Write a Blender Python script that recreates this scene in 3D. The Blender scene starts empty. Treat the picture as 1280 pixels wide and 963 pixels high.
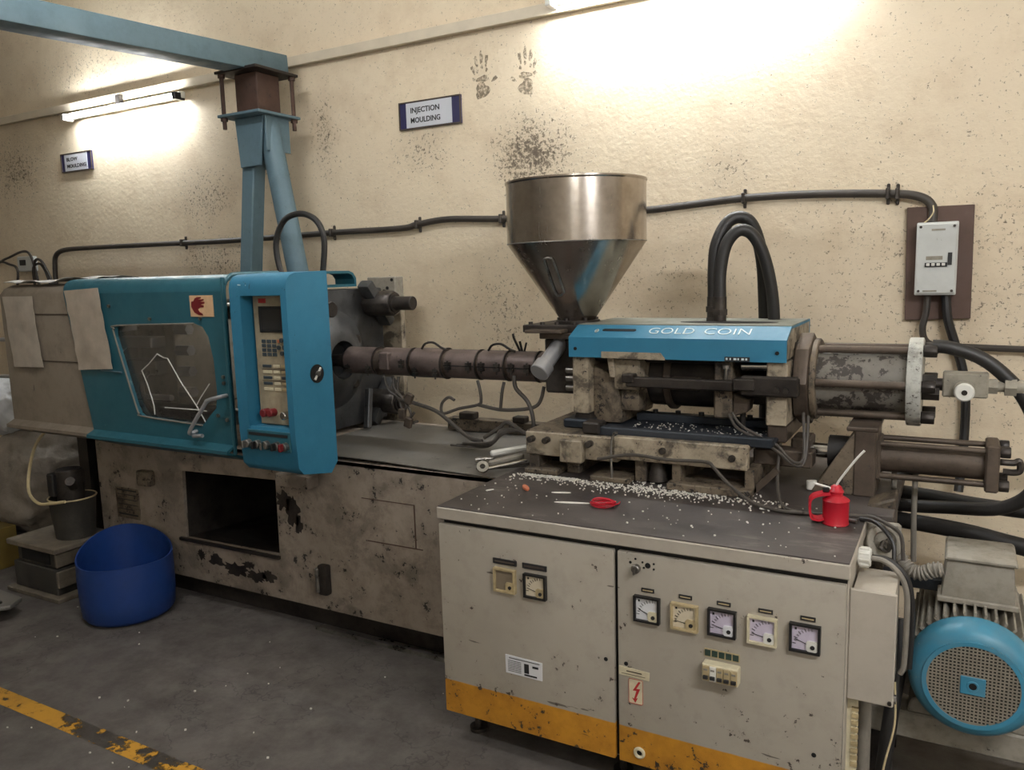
import bpy, bmesh, math, random
from mathutils import Vector, Matrix, noise as mnoise
random.seed(7)
PI = math.pi
S = bpy.context.scene
COL = S.collection

# ------------------------------------------------------------------ camera
pitch, roll, yaw = math.radians(8.1), math.radians(1.63), math.radians(29.3)
fwd = Vector((-math.sin(yaw) * math.cos(pitch), math.cos(yaw) * math.cos(pitch), -math.sin(pitch)))
r0 = Vector((math.cos(yaw), math.sin(yaw), 0)); u0 = r0.cross(fwd)
rgt = math.cos(roll) * r0 - math.sin(roll) * u0
upv = math.sin(roll) * r0 + math.cos(roll) * u0
cam = bpy.data.cameras.new('camera'); camo = bpy.data.objects.new('camera', cam); COL.objects.link(camo)
camo.matrix_world = Matrix(((rgt.x, upv.x, -fwd.x, 0), (rgt.y, upv.y, -fwd.y, 0), (rgt.z, upv.z, -fwd.z, 1.5), (0, 0, 0, 1)))
cam.sensor_fit = 'HORIZONTAL'; cam.sensor_width = 36; cam.lens = 998 / 1280 * 36; cam.clip_start = .02
S.camera = camo

# ------------------------------------------------------------------ world, exposure, light levels
w = bpy.data.worlds.new('world'); S.world = w; w.use_nodes = True
w.node_tree.nodes['Background'].inputs[0].default_value = (1, .97, .92, 1)
w.node_tree.nodes['Background'].inputs[1].default_value = .05
S.view_settings.view_transform = 'Standard'; S.view_settings.look = 'None'
S.view_settings.gamma = 1; S.view_settings.use_curve_mapping = False
S.view_settings.exposure = 0.62
S.cycles.use_denoising = True
TUBE_WALL = 135.0      # emission of the tubes on the back wall
FILL_SIDE = 60.0      # emission of the added, unseen tube on the side wall
FILL_PEND = 320.0      # emission of the added, unseen tube hanging over the aisle
FILL_HIGH = 125.0      # emission of the second added hanging tube, also unseen
FILL_ROOM = 60.0      # emission of the added, unseen tube on the facing wall

# ------------------------------------------------------------------ material helpers
def lin(c):
    return tuple(((x / 255) / 12.92 if x / 255 <= .04045 else ((x / 255 + .055) / 1.055) ** 2.4) for x in c) + (1,)

class NT:
    def __init__(s, name):
        s.m = bpy.data.materials.new(name); s.m.use_nodes = True
        s.t = s.m.node_tree; s.n = s.t.nodes; s.l = s.t.links
        s.b = s.n['Principled BSDF']; s.out = s.n['Material Output']
        s.co = s.n.new('ShaderNodeTexCoord').outputs['Object']
        s.geo = s.n.new('ShaderNodeNewGeometry').outputs['Position']
    def put(s, sock, v):
        if isinstance(v, bpy.types.NodeSocket): s.l.new(v, sock)
        elif v is not None: sock.default_value = v
    def noise(s, scale, detail=5, rough=.6, vec=None, dist=0, off=None):
        n = s.n.new('ShaderNodeTexNoise'); n.inputs['Scale'].default_value = scale
        n.inputs['Detail'].default_value = detail; n.inputs['Roughness'].default_value = rough
        n.inputs['Distortion'].default_value = dist
        v = vec or s.geo
        if off:
            a = s.n.new('ShaderNodeVectorMath'); s.l.new(v, a.inputs[0]); a.inputs[1].default_value = off; v = a.outputs[0]
        s.l.new(v, n.inputs['Vector']); return n.outputs['Fac']
    def scaled(s, sc, vec=None):
        a = s.n.new('ShaderNodeVectorMath'); a.operation = 'MULTIPLY'; s.l.new(vec or s.geo, a.inputs[0]); a.inputs[1].default_value = sc
        return a.outputs[0]
    def ramp(s, f, a, b, va=0., vb=1.):
        n = s.n.new('ShaderNodeMapRange'); n.clamp = True
        s.put(n.inputs[0], f); s.put(n.inputs[1], a); s.put(n.inputs[2], b)
        n.inputs[3].default_value = va; n.inputs[4].default_value = vb; return n.outputs[0]
    def math(s, op, a, b=None):
        n = s.n.new('ShaderNodeMath'); n.operation = op; s.put(n.inputs[0], a)
        if b is not None: s.put(n.inputs[1], b)
        return n.outputs[0]
    def mix(s, f, a, b, mode='MIX'):
        n = s.n.new('ShaderNodeMix'); n.data_type = 'RGBA'; n.blend_type = mode
        s.put(n.inputs[0], f); s.put(n.inputs[6], a); s.put(n.inputs[7], b); return n.outputs[2]
    def xyz(s, v=None):
        n = s.n.new('ShaderNodeSeparateXYZ'); s.l.new(v or s.geo, n.inputs[0]); return n.outputs
    def bump(s, h, strength=.3, dist=.01):
        n = s.n.new('ShaderNodeBump'); n.inputs['Strength'].default_value = strength; n.inputs['Distance'].default_value = dist
        s.l.new(h, n.inputs['Height']); s.l.new(n.outputs[0], s.b.inputs['Normal'])
    def done(s, col=None, rough=None, metal=None):
        s.put(s.b.inputs['Base Color'], col); s.put(s.b.inputs['Roughness'], rough); s.put(s.b.inputs['Metallic'], metal)
        return s.m

M = {}
def plain(name, c, rough=.5, metal=0., var=.25, sc=9):
    t = NT(name); n = t.noise(sc, 4)
    k = t.ramp(n, .3, .7, 1 - var, 1 + var * .5)
    n2 = t.n.new('ShaderNodeCombineColor')
    for i in range(3): t.l.new(k, n2.inputs[i])
    M[name] = t.done(t.mix(1, lin(c), n2.outputs[0], 'MULTIPLY'), rough, metal); return M[name]

def paint(name, c, chip=(50, 42, 36), amt=.5, dirt=.35, rough=.45, sc=1., metal=0., dirtcol=(70, 60, 48), vary=.16, oil=0.):
    """old machine paint: blotchy, with grime and chips; amt .4 few chips .. .6 many"""
    t = NT(name)
    big = t.noise(2.3 * sc, 6, .65); mid = t.noise(11 * sc, 8, .7, off=(3, 1, 7)); fine = t.noise(38 * sc, 6, .7, off=(9, 4, 2))
    k = t.ramp(big, .3, .7, 1 - vary, 1 + vary)
    cc = t.n.new('ShaderNodeCombineColor')
    for i in range(3): t.l.new(k, cc.inputs[i])
    base = t.mix(1, lin(c), cc.outputs[0], 'MULTIPLY')
    base = t.mix(t.ramp(mid, .45, .75, 0, dirt), base, lin(dirtcol))
    if oil:
        o1 = t.noise(5.5 * sc, 7, .68, off=(6, 8, 3), dist=.4)
        base = t.mix(t.ramp(o1, .50, .60, 0, oil), base, lin((50, 43, 36)))
    th = .735 - amt * .25
    chips = t.ramp(t.math('ADD', t.math('MULTIPLY', mid, .45), t.math('MULTIPLY', fine, .55)), th, th + .012)
    # long vertical scratches
    scr = t.ramp(t.noise(30 * sc, 3, .5, vec=t.scaled((1, 1, .22))), .74, .76, 0, .6)
    f = t.math('MAXIMUM', chips, scr)
    col = t.mix(f, base, lin(chip))
    t.bump(t.math('SUBTRACT', t.math('MULTIPLY', fine, .25), f), .18, .004)
    M[name] = t.done(col, t.ramp(mid, .3, .8, rough - .1, rough + .25), metal); return M[name]

def greasy(name, c1, c2, metal=.6, rough=.42, sc=1., bump=.25):
    t = NT(name)
    a = t.noise(7 * sc, 8, .7); b = t.noise(45 * sc, 5, .65, off=(5, 2, 8))
    col = t.mix(t.ramp(a, .38, .62), lin(c1), lin(c2))
    col = t.mix(t.ramp(b, .62, .7, 0, .5), col, lin([x * .45 for x in c1]))
    t.bump(b, bump, .004)
    M[name] = t.done(col, t.ramp(a, .3, .7, rough - .12, rough + .22), metal); return M[name]

# --- wall: cream plaster with lumps, specks and soot
def wall_mat(name, stains):
    t = NT(name); x, y, z = t.xyz()
    big = t.noise(.55, 5, .6); mid = t.noise(5, 8, .7); fine = t.noise(75, 6, .7); grit = t.noise(42, 8, .75, off=(2, 6, 1))
    col = t.mix(t.ramp(big, .35, .65), lin((228, 212, 184)), lin((218, 202, 176)))
    col = t.mix(t.ramp(mid, .48, .8, 0, .38), col, lin((172, 142, 106)))
    acc = None
    for (sx, sz, rx, rz, k) in stains:
        dx = t.math('DIVIDE', t.math('SUBTRACT', x, sx), rx); dz = t.math('DIVIDE', t.math('SUBTRACT', z, sz), rz)
        d = t.math('SQRT', t.math('ADD', t.math('MULTIPLY', dx, dx), t.math('MULTIPLY', dz, dz)))
        v = t.ramp(d, 0., 1., k, 0.)
        acc = v if acc is None else t.math('MAXIMUM', acc, v)
    patch = t.math('MULTIPLY', acc, t.ramp(mid, .25, .7, .35, 1.2))
    spk = t.ramp(t.math('ADD', grit, t.math('MULTIPLY', patch, .215)), .632, .668)
    spk2 = t.ramp(t.math('ADD', fine, t.math('MULTIPLY', patch, .20)), .622, .652, 0, .8)
    f = t.math('MAXIMUM', spk, spk2)
    col = t.mix(t.math('MULTIPLY', patch, .32), col, lin((112, 90, 66)))
    col = t.mix(t.math('MULTIPLY', f, .82), col, lin((62, 49, 38)))
    h = t.math('ADD', t.math('MULTIPLY', t.noise(34, 5, .6, off=(1, 1, 1)), 1.0), t.math('MULTIPLY', fine, .5))
    t.bump(t.math('SUBTRACT', h, t.math('MULTIPLY', f, .4)), .42, .008)
    M[name] = t.done(col, .75, 0)
wall_mat('plaster', [(-1.80, 2.05, .34, .27, 1.0), (-4.1, 2.0, .33, .25, .62), (-4.05, 1.62, .45, .2, .6), (-6.05, 2.3, .5, .35, .6),
                     (-2.46, 2.12, .25, .16, .55), (-.9, 1.9, .16, .14, .45), (-2.0, 1.3, .25, .35, .42), (-5.2, 2.9, .7, .2, .35),
                     (-3.1, 2.25, .12, .35, .5), (0, 1.45, .9, .6, .26), (-1.2, 1.45, .8, .3, .22), (-.7, 1.0, 1.2, .4, .3)])
plain('plaster_plain', (214, 206, 192), .8, 0, .1, 3)
plain('ceiling_paint', (214, 208, 196), .8, 0, .08, 2)

def floor_mat():
    t = NT('concrete')
    a = t.noise(.9, 7, .65); b = t.noise(6, 8, .7); c = t.noise(70, 5, .7)
    col = t.mix(t.ramp(a, .35, .65), lin((88, 83, 79)), lin((104, 98, 93)))
    col = t.mix(t.ramp(b, .38, .68, 0, .75), col, lin((60, 55, 51)))
    col = t.mix(t.ramp(c, .70, .74, 0, .8), col, lin((124, 118, 110)))
    crack = t.ramp(t.math('ABSOLUTE', t.math('SUBTRACT', t.noise(1.1, 6, .6, off=(4, 4, 0)), .5)), 0, .0035, .55, 0)
    col = t.mix(crack, col, lin((34, 32, 31)))
    t.bump(t.math('ADD', t.math('MULTIPLY', b, .6), t.math('MULTIPLY', c, .25)), .22, .01)
    M['concrete'] = t.done(col, t.ramp(b, .3, .7, .5, .8), 0)
floor_mat()

def worn_line():
    t = NT('worn_yellow'); a = t.noise(9, 8, .72); b = t.noise(2.2, 4, .6, off=(1, 7, 2))
    col = t.mix(t.ramp(a, .45, .7), lin((188, 138, 42)), lin((142, 104, 44)))
    k = t.ramp(t.math('ADD', t.math('MULTIPLY', a, .62), t.math('MULTIPLY', b, .38)), .505, .535, 1, 0)
    t.l.new(k, t.b.inputs['Alpha']); M['worn_yellow'] = t.done(col, .7, 0)
worn_line()
def soot():
    t = NT('soot'); a = t.noise(48, 6, .75)
    t.l.new(t.ramp(a, .40, .54, .0, .55), t.b.inputs['Alpha']); M['soot'] = t.done(lin((92, 76, 58)), .9, 0)
soot()

paint('cabinet_paint', (172, 164, 151), amt=.43, dirt=.22, rough=.42, vary=.07, dirtcol=(120, 110, 95))
# cabinet doors: grey-beige above, orange-yellow band painted along the foot
def door_mat():
    t = NT('cabinet_door_paint'); x, y, z = t.xyz()
    big = t.noise(2.3, 6, .65); mid = t.noise(12, 8, .7); fine = t.noise(42, 6, .7, off=(9, 4, 2))
    grey = t.mix(t.ramp(big, .3, .7), lin((170, 163, 150)), lin((158, 150, 137)))
    grey = t.mix(t.ramp(mid, .5, .8, 0, .35), grey, lin((116, 105, 90)))
    yel = t.mix(t.ramp(mid, .4, .7), lin((204, 144, 46)), lin((172, 116, 36)))
    col = t.mix(t.ramp(t.math('ADD', z, t.math('MULTIPLY', fine, .004)), .2115, .2135), yel, grey)
    low = t.ramp(z, .45, .15, 0, .035)
    f = t.ramp(t.math('ADD', t.math('ADD', t.math('MULTIPLY', mid, .4), t.math('MULTIPLY', fine, .6)), low), .612, .626)
    scr = t.ramp(t.noise(24, 3, .5, vec=t.scaled((.3, 1, 1.6)), off=(3, 3, 3)), .715, .73, 0, .75)
    col = t.mix(t.math('MAXIMUM', f, scr), col, lin((62, 52, 44)))
    t.bump(fine, .06, .003)
    M['cabinet_door_paint'] = t.done(col, t.ramp(mid, .3, .8, .36, .6), 0)
door_mat()
paint('bed_paint', (146, 134, 121), oil=.35, amt=.62, dirt=.55, rough=.5, vary=.2, chip=(34, 29, 25))
paint('beige_machine', (156, 144, 124), oil=.8, amt=.55, dirt=.75, rough=.5, sc=2, vary=.2, chip=(40, 33, 28), dirtcol=(84, 70, 54))
paint('grimy_beige', (108, 96, 80), oil=.8, amt=.72, dirt=.75, rough=.55, sc=2, vary=.25, chip=(32, 27, 24), dirtcol=(58, 48, 38))
paint('cover_beige', (132, 121, 107), amt=.40, dirt=.35, rough=.55, vary=.1)
paint('teal', (38, 90, 103), amt=.36, dirt=.18, rough=.38, vary=.12, chip=(120, 140, 142), dirtcol=(30, 70, 80))
paint('teal_bright', (42, 112, 142), amt=.42, dirt=.15, rough=.5, vary=.1, chip=(26, 40, 46), dirtcol=(40, 84, 98))
paint('dusty_teal_top', (120, 122, 112), amt=.45, dirt=.4, rough=.7, vary=.15)
paint('gantry_blue', (92, 116, 127), amt=.46, dirt=.3, rough=.5, vary=.1, chip=(50, 50, 52), dirtcol=(60, 76, 84))
paint('motor_blue', (56, 124, 150), amt=.42, dirt=.3, rough=.4, vary=.14, chip=(150, 150, 140), dirtcol=(110, 112, 106))
paint('grey_cast', (142, 136, 124), amt=.5, dirt=.5, rough=.55, vary=.15, sc=2)
paint('rust', (74, 52, 42), amt=.6, dirt=.4, rough=.7, vary=.2, sc=2, chip=(46, 34, 30))
paint('board_brown', (88, 66, 56), amt=.45, dirt=.4, rough=.6, vary=.15)
plain('trunk_cream', (206, 194, 172), .5, 0, .1)
paint('white_box', (196, 198, 194), amt=.42, dirt=.2, rough=.4, vary=.06, chip=(90, 86, 80), dirtcol=(140, 138, 132))
paint('valve_grey', (142, 136, 122), amt=.5, dirt=.45, rough=.5, vary=.12, sc=3)
paint('cyl_paint', (120, 116, 108), amt=.82, dirt=.5, rough=.42, vary=.2, sc=.8, chip=(58, 52, 48))
paint('flange_white', (176, 176, 168), oil=.5, amt=.68, dirt=.45, rough=.45, vary=.12, sc=2, chip=(58, 50, 44))
paint('blue_plastic', (24, 56, 118), amt=.3, dirt=.25, rough=.42, vary=.12, chip=(20, 40, 90), dirtcol=(30, 44, 80))
greasy('dark_steel', (44, 40, 38), (70, 64, 59), .6, .45)
greasy('brown_steel', (72, 62, 54), (98, 86, 75), .45, .5)
greasy('heater_band', (84, 72, 68), (112, 98, 92), .5, .5)
greasy('platen_iron', (62, 62, 63), (88, 88, 88), .55, .45, .7)
greasy('bolt_steel', (54, 50, 48), (84, 78, 72), .7, .4, 2)
greasy('mid_steel', (112, 108, 102), (150, 146, 140), .85, .32, 2)
greasy('track_blue', (40, 46, 54), (62, 66, 72), .5, .5)
def table_mat():
    t = NT('table_top'); a = t.noise(5, 8, .7); b = t.noise(40, 5, .65, off=(5, 2, 8)); c = t.noise(7, 7, .7, vec=t.scaled((.45, 1.5, 1)), off=(1, 4, 2))
    col = t.mix(t.ramp(a, .38, .62), lin((50, 44, 42)), lin((78, 71, 67)))
    col = t.mix(t.ramp(c, .56, .74, 0, .65), col, lin((136, 128, 121)))
    col = t.mix(t.ramp(b, .62, .7, 0, .6), col, lin((34, 30, 28)))
    t.bump(b, .2, .003); M['table_top'] = t.done(col, t.ramp(a, .3, .7, .4, .7), .1)
table_mat()
greasy('sheet_metal', (96, 93, 88), (124, 120, 114), .45, .5, .5, .12)
greasy('wood_dirty', (86, 78, 66), (112, 102, 88), 0, .8, 2)
greasy('dark_box', (46, 44, 40), (66, 62, 56), .1, .7, 2)
plain('chrome', (205, 203, 198), .18, 1, .08)
plain('aluminium', (176, 176, 178), .38, .55, .1)
plain('black_rubber', (34, 32, 31), .5, 0, .3)
plain('grey_cable', (72, 66, 60), .55, 0, .3, 14)
plain('wall_cable', (60, 54, 48), .5, 0, .35, 10)
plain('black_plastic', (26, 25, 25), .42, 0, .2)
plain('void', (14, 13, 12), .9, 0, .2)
plain('white_plastic', (214, 212, 204), .45, 0, .1)
plain('cream_plastic', (206, 196, 166), .45, 0, .18, 30)
plain('cream_aged', (176, 158, 120), .5, 0, .25, 40)
plain('dial_white', (214, 214, 216), .4, 0, .05)
plain('dial_lilac', (196, 186, 202), .4, 0, .05)
plain('dial_cream', (206, 194, 170), .4, 0, .08)
plain('dial_dark', (128, 116, 98), .45, 0, .1)
plain('print_black', (34, 33, 34), .6, 0, .1)
plain('print_white', (206, 218, 220), .6, 0, .1)
plain('navy', (42, 40, 82), .5, 0, .1)
plain('sign_white', (198, 200, 206), .45, 0, .06)
plain('batten_white', (178, 166, 144), .55, 0, .12)
plain('red_plastic', (180, 24, 42), .35, 0, .1)
plain('dark_red', (112, 26, 30), .5, 0, .15)
plain('red_print', (176, 44, 44), .5, 0, .1)
plain('panel_face', (158, 146, 122), .45, 0, .3, 22)
plain('screen_dark', (42, 42, 42), .2, 0, .1)
plain('key_dark', (56, 66, 72), .45, 0, .1)
plain('orange_chip', (190, 110, 78), .55, 0, .2)
plain('pellet_white', (214, 210, 200), .5, 0, .1)
plain('green_print', (40, 60, 52), .5, 0, .1)
plain('paper', (182, 172, 158), .6, 0, .16, 16)
plain('sleeve', (176, 164, 148), .35, 0, .2, 12)
plain('cloth_white', (190, 188, 184), .75, 0, .15, 18)
plain('crack_edge', (206, 204, 196), .3, 0, .1)
plain('dusty_grille', (132, 124, 110), .6, 0, .2, 40)
plain('conduit_grey', (128, 122, 112), .5, 0, .2, 20)
plain('yellow_crate', (104, 86, 36), .6, 0, .3)
plain('straw_wire', (196, 178, 138), .5, 0, .15, 30)
plain('sticker_skin', (216, 178, 138), .5, 0, .15, 30)

def sack_mat(name, c1, c2):
    t = NT(name); a = t.noise(5, 6, .6); wv = t.noise(160, 2, .5)
    t.bump(t.math('ADD', t.noise(14, 6, .65, dist=.6), t.math('MULTIPLY', wv, .1)), .45, .02)
    M[name] = t.done(t.mix(t.ramp(a, .35, .65), lin(c1), lin(c2)), .6, 0)
sack_mat('sack_grey', (112, 104, 94), (142, 133, 122)); sack_mat('sack_white', (188, 192, 196), (206, 208, 212))

def stainless():
    t = NT('stainless')
    st = t.noise(26, 5, .7, vec=t.scaled((1, 1, .06))); sm = t.noise(6, 6, .65)
    col = t.mix(t.ramp(sm, .35, .7), lin((196, 188, 180)), lin((150, 140, 130)))
    t.bump(st, .02, .004)
    M['stainless'] = t.done(col, t.ramp(t.math('ADD', t.math('MULTIPLY', st, .5), t.math('MULTIPLY', sm, .5)), .35, .65, .13, .30), 1)
stainless()

def glass():
    m = bpy.data.materials.new('acrylic'); m.use_nodes = True; n, l = m.node_tree.nodes, m.node_tree.links
    n.clear(); o = n.new('ShaderNodeOutputMaterial'); mx = n.new('ShaderNodeMixShader'); tr = n.new('ShaderNodeBsdfTransparent')
    tr.inputs[0].default_value = (.9, .88, .86, 1); gl = n.new('ShaderNodeBsdfGlossy'); gl.inputs['Roughness'].default_value = .12
    fr = n.new('ShaderNodeLayerWeight'); fr.inputs[0].default_value = .15
    hz = n.new('ShaderNodeBsdfDiffuse'); hz.inputs[0].default_value = (.5, .48, .45, 1); m2 = n.new('ShaderNodeMixShader'); m2.inputs[0].default_value = .02
    l.new(fr.outputs['Fresnel'], mx.inputs[0]); l.new(fr.outputs['Facing'], mx.inputs[0]); l.new(tr.outputs[0], mx.inputs[1]); l.new(gl.outputs[0], mx.inputs[2])
    l.new(mx.outputs[0], m2.inputs[1]); l.new(hz.outputs[0], m2.inputs[2]); l.new(m2.outputs[0], o.inputs[0]); M['acrylic'] = m
glass()

def emit(name, c, k):
    m = bpy.data.materials.new(name); m.use_nodes = True; n, l = m.node_tree.nodes, m.node_tree.links
    n.clear(); o = n.new('ShaderNodeOutputMaterial'); e = n.new('ShaderNodeEmission'); e.inputs[0].default_value = c + (1,); e.inputs[1].default_value = k
    l.new(e.outputs[0], o.inputs[0]); M[name] = m
emit('tube_glow', (.93, .97, 1.0), TUBE_WALL); emit('tube_glow_weak', (.93, .97, 1.0), TUBE_WALL * .62); emit('fill_glow_side', (.95, .98, 1.0), FILL_SIDE); emit('fill_glow_pendant', (.97, .98, 1.0), FILL_PEND); emit('fill_glow_high', (.97, .98, 1.0), FILL_HIGH); emit('fill_glow_room', (.95, .98, 1.0), FILL_ROOM)

# ------------------------------------------------------------------ mesh helpers (world coordinates throughout)
def spline(pts, k=6):
    P = [Vector(p) for p in pts]
    if len(P) < 3: return P
    out = []
    for i in range(len(P) - 1):
        a = P[i - 1] if i else 2 * P[0] - P[1]; b, c = P[i], P[i + 1]; d = P[i + 2] if i + 2 < len(P) else 2 * P[-1] - P[-2]
        for j in range(k):
            t = j / k
            out.append(.5 * ((2 * b) + (c - a) * t + (2 * a - 5 * b + 4 * c - d) * t * t + (3 * b - a - 3 * c + d) * t ** 3))
    out.append(P[-1]); return out

class MB:
    def __init__(s): s.v = []; s.f = []
    def add(s, vs, fs):
        n = len(s.v); s.v += [tuple(v) for v in vs]; s.f += [tuple(i + n for i in f) for f in fs]; return s
    def box(s, x0, x1, y0, y1, z0, z1):
        vs = [(x, y, z) for x in (x0, x1) for y in (y0, y1) for z in (z0, z1)]
        return s.add(vs, [(0, 1, 3, 2), (4, 6, 7, 5), (0, 4, 5, 1), (2, 3, 7, 6), (0, 2, 6, 4), (1, 5, 7, 3)])
    def obox(s, c, size, rot):
        hx, hy, hz = [q / 2 for q in size]; c = Vector(c)
        vs = [c + rot @ Vector((x, y, z)) for x in (-hx, hx) for y in (-hy, hy) for z in (-hz, hz)]
        return s.add(vs, [(0, 1, 3, 2), (4, 6, 7, 5), (0, 4, 5, 1), (2, 3, 7, 6), (0, 2, 6, 4), (1, 5, 7, 3)])
    def bar(s, p0, p1, w, h, up=(0, 0, 1)):
        p0, p1 = Vector(p0), Vector(p1); d = p1 - p0; L = d.length; d.normalize(); up = Vector(up)
        sd = d.cross(up).normalized(); u = sd.cross(d)
        return s.obox((p0 + p1) / 2, (L, w, h), Matrix((d, sd, u)).transposed())
    def prism(s, poly, ax, a, b):
        n = len(poly); f = {'x': lambda p, t: (t, p[0], p[1]), 'y': lambda p, t: (p[0], t, p[1]), 'z': lambda p, t: (p[0], p[1], t)}[ax]
        vs = [f(p, a) for p in poly] + [f(p, b) for p in poly]
        return s.add(vs, [tuple(range(n)), tuple(range(2 * n - 1, n - 1, -1))] + [(i, (i + 1) % n, (i + 1) % n + n, i + n) for i in range(n)])
    def cyl(s, p0, p1, r0_, r1=None, n=20, rot=0):
        p0, p1 = Vector(p0), Vector(p1); r1 = r0_ if r1 is None else r1; d = (p1 - p0).normalized()
        a = d.orthogonal().normalized() if abs(d.z) > .95 or abs(d.z) < .0 else d.cross(Vector((0, 0, 1))).normalized()
        b = d.cross(a)
        c = [(math.cos(2 * PI * i / n + rot), math.sin(2 * PI * i / n + rot)) for i in range(n)]
        vs = [p0 + (a * x + b * y) * r0_ for x, y in c] + [p1 + (a * x + b * y) * r1 for x, y in c]
        return s.add(vs, [tuple(range(n)), tuple(range(2 * n - 1, n - 1, -1))] + [(i, (i + 1) % n, (i + 1) % n + n, i + n) for i in range(n)])
    def lathe(s, prof, o, d, n=32, closed=False):
        o = Vector(o); d = Vector(d).normalized(); a = d.orthogonal().normalized(); b = d.cross(a); m = len(prof)
        vs = [o + d * h + (a * math.cos(2 * PI * i / n) + b * math.sin(2 * PI * i / n)) * max(r, 1e-5) for i in range(n) for r, h in prof]
        fs = [(i * m + j, ((i + 1) % n) * m + j, ((i + 1) % n) * m + (j + 1) % m, i * m + (j + 1) % m) for i in range(n) for j in range(m if closed else m - 1)]
        return s.add(vs, fs)
    def tube(s, pts, r, n=10, k=6):
        P = spline(pts, k) if k else [Vector(p) for p in pts]; vs = []; fs = []; a = None
        for i, p in enumerate(P):
            d = (P[min(i + 1, len(P) - 1)] - P[max(i - 1, 0)]).normalized()
            a = d.orthogonal().normalized() if a is None else (a - d * a.dot(d)).normalized()
            b = d.cross(a)
            vs += [p + (a * math.cos(2 * PI * j / n) + b * math.sin(2 * PI * j / n)) * r for j in range(n)]
        for i in range(len(P) - 1):
            fs += [(i * n + j, i * n + (j + 1) % n, (i + 1) * n + (j + 1) % n, (i + 1) * n + j) for j in range(n)]
        fs += [tuple(range(n)), tuple(range(len(P) * n - 1, (len(P) - 1) * n - 1, -1))]
        return s.add(vs, fs)
    def ring(s, o, d, R, r, n=28, m=8):
        return s.lathe([(R + r * math.cos(2 * PI * j / m), r * math.sin(2 * PI * j / m)) for j in range(m)], o, d, n, True)
    def hexb(s, p0, p1, r): return s.cyl(p0, p1, r, None, 6)

ORG = {}
def build(name, mb, mat, parent=None, bev=0, seg=1, angle=35, label=None, flat=False):
    me = bpy.data.meshes.new(name); org = ORG[parent.name] if parent else Vector((0, 0, 0))
    if not parent and mb.v:
        xs, ys, zs = zip(*mb.v); org = Vector(((min(xs) + max(xs)) / 2, (min(ys) + max(ys)) / 2, min(zs)))
    me.from_pydata([tuple(Vector(v) - org) for v in mb.v], [], mb.f)
    bm = bmesh.new(); bm.from_mesh(me); bmesh.ops.recalc_face_normals(bm, faces=bm.faces)
    if bev:
        es = [e for e in bm.edges if len(e.link_faces) == 2 and e.calc_face_angle(0) > .5]
        bmesh.ops.bevel(bm, geom=es, offset=bev, segments=seg, affect='EDGES', clamp_overlap=True, profile=.6)
    bm.to_mesh(me); bm.free()
    if not flat: me.shade_smooth(); me.set_sharp_from_angle(angle=math.radians(angle))
    me.materials.append(M[mat])
    o = bpy.data.objects.new(name, me); COL.objects.link(o)
    if parent: o.parent = parent; ORG[o.name] = org
    else: o.location = org; ORG[o.name] = org
    if label: o['label'] = label
    return o
def tag(o, label, cat, group=None, kind=None):
    o['label'] = label; o['category'] = cat
    if group: o['group'] = group
    if kind: o['kind'] = kind
    return o
def thing(name, label, cat, loc, group=None):
    o = bpy.data.objects.new(name, None); COL.objects.link(o); o.location = loc; o.empty_display_size = .1
    ORG[o.name] = Vector(loc); return tag(o, label, cat, group)
def struct(name, mb, mat, label, cat, **k):
    o = build(name, mb, mat, **k); o['kind'] = 'structure'; o['label'] = label; o['category'] = cat; return o
def one(name, mb, mat, label, cat, group=None, **k): return tag(build(name, mb, mat, **k), label, cat, group)

def holeplate(outer, holes, y0, y1):
    """plate in the XZ plane with holes, thickness y0..y1"""
    bm = bmesh.new(); es = []
    for loop in [outer] + holes:
        vs = [bm.verts.new((x, y0, z)) for x, z in loop]
        es += [bm.edges.new((vs[i], vs[(i + 1) % len(vs)])) for i in range(len(vs))]
    bmesh.ops.triangle_fill(bm, use_beauty=True, use_dissolve=False, edges=es)
    r = bmesh.ops.extrude_face_region(bm, geom=list(bm.faces))
    bmesh.ops.translate(bm, verts=[e for e in r['geom'] if isinstance(e, bmesh.types.BMVert)], vec=(0, y1 - y0, 0))
    bm.verts.index_update(); mb = MB(); mb.add([tuple(v.co) for v in bm.verts], [tuple(v.index for v in f.verts) for f in bm.faces]); bm.free()
    return mb
def rrect(x0, x1, z0, z1, r, k=5):
    out = []
    for cx, cz, a0 in ((x1 - r, z1 - r, 0), (x0 + r, z1 - r, PI / 2), (x0 + r, z0 + r, PI), (x1 - r, z0 + r, 1.5 * PI)):
        out += [(cx + r * math.cos(a0 + PI / 2 * i / k), cz + r * math.sin(a0 + PI / 2 * i / k)) for i in range(k + 1)]
    return out
def disc(cx, cz, r, n=16, rz=None): return [(cx + r * math.cos(2 * PI * i / n), cz + (rz or r) * math.sin(2 * PI * i / n)) for i in range(n)]

def text(mb, s, o, size, ux=(1, 0, 0), uy=(0, 0, 1), width=None, depth=.0006, bold=0.):
    cu = bpy.data.curves.new('t', 'FONT'); cu.body = s; cu.size = size; cu.extrude = depth; cu.offset = bold; cu.resolution_u = 3
    ob = bpy.data.objects.new('t', cu); COL.objects.link(ob); bpy.context.view_layer.update()
    me = bpy.data.meshes.new_from_object(ob.evaluated_get(bpy.context.evaluated_depsgraph_get()))
    ux, uy = Vector(ux).normalized(), Vector(uy).normalized(); un = ux.cross(uy); o = Vector(o)
    k = 1.
    if width and len(me.vertices):
        xs = [v.co.x for v in me.vertices]; k = width / (max(xs) - min(xs))
    mb.add([o + ux * v.co.x * k + uy * v.co.y + un * v.co.z for v in me.vertices], [tuple(p.vertices) for p in me.polygons])
    bpy.data.objects.remove(ob); bpy.data.meshes.remove(me); bpy.data.curves.remove(cu); return mb

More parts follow.
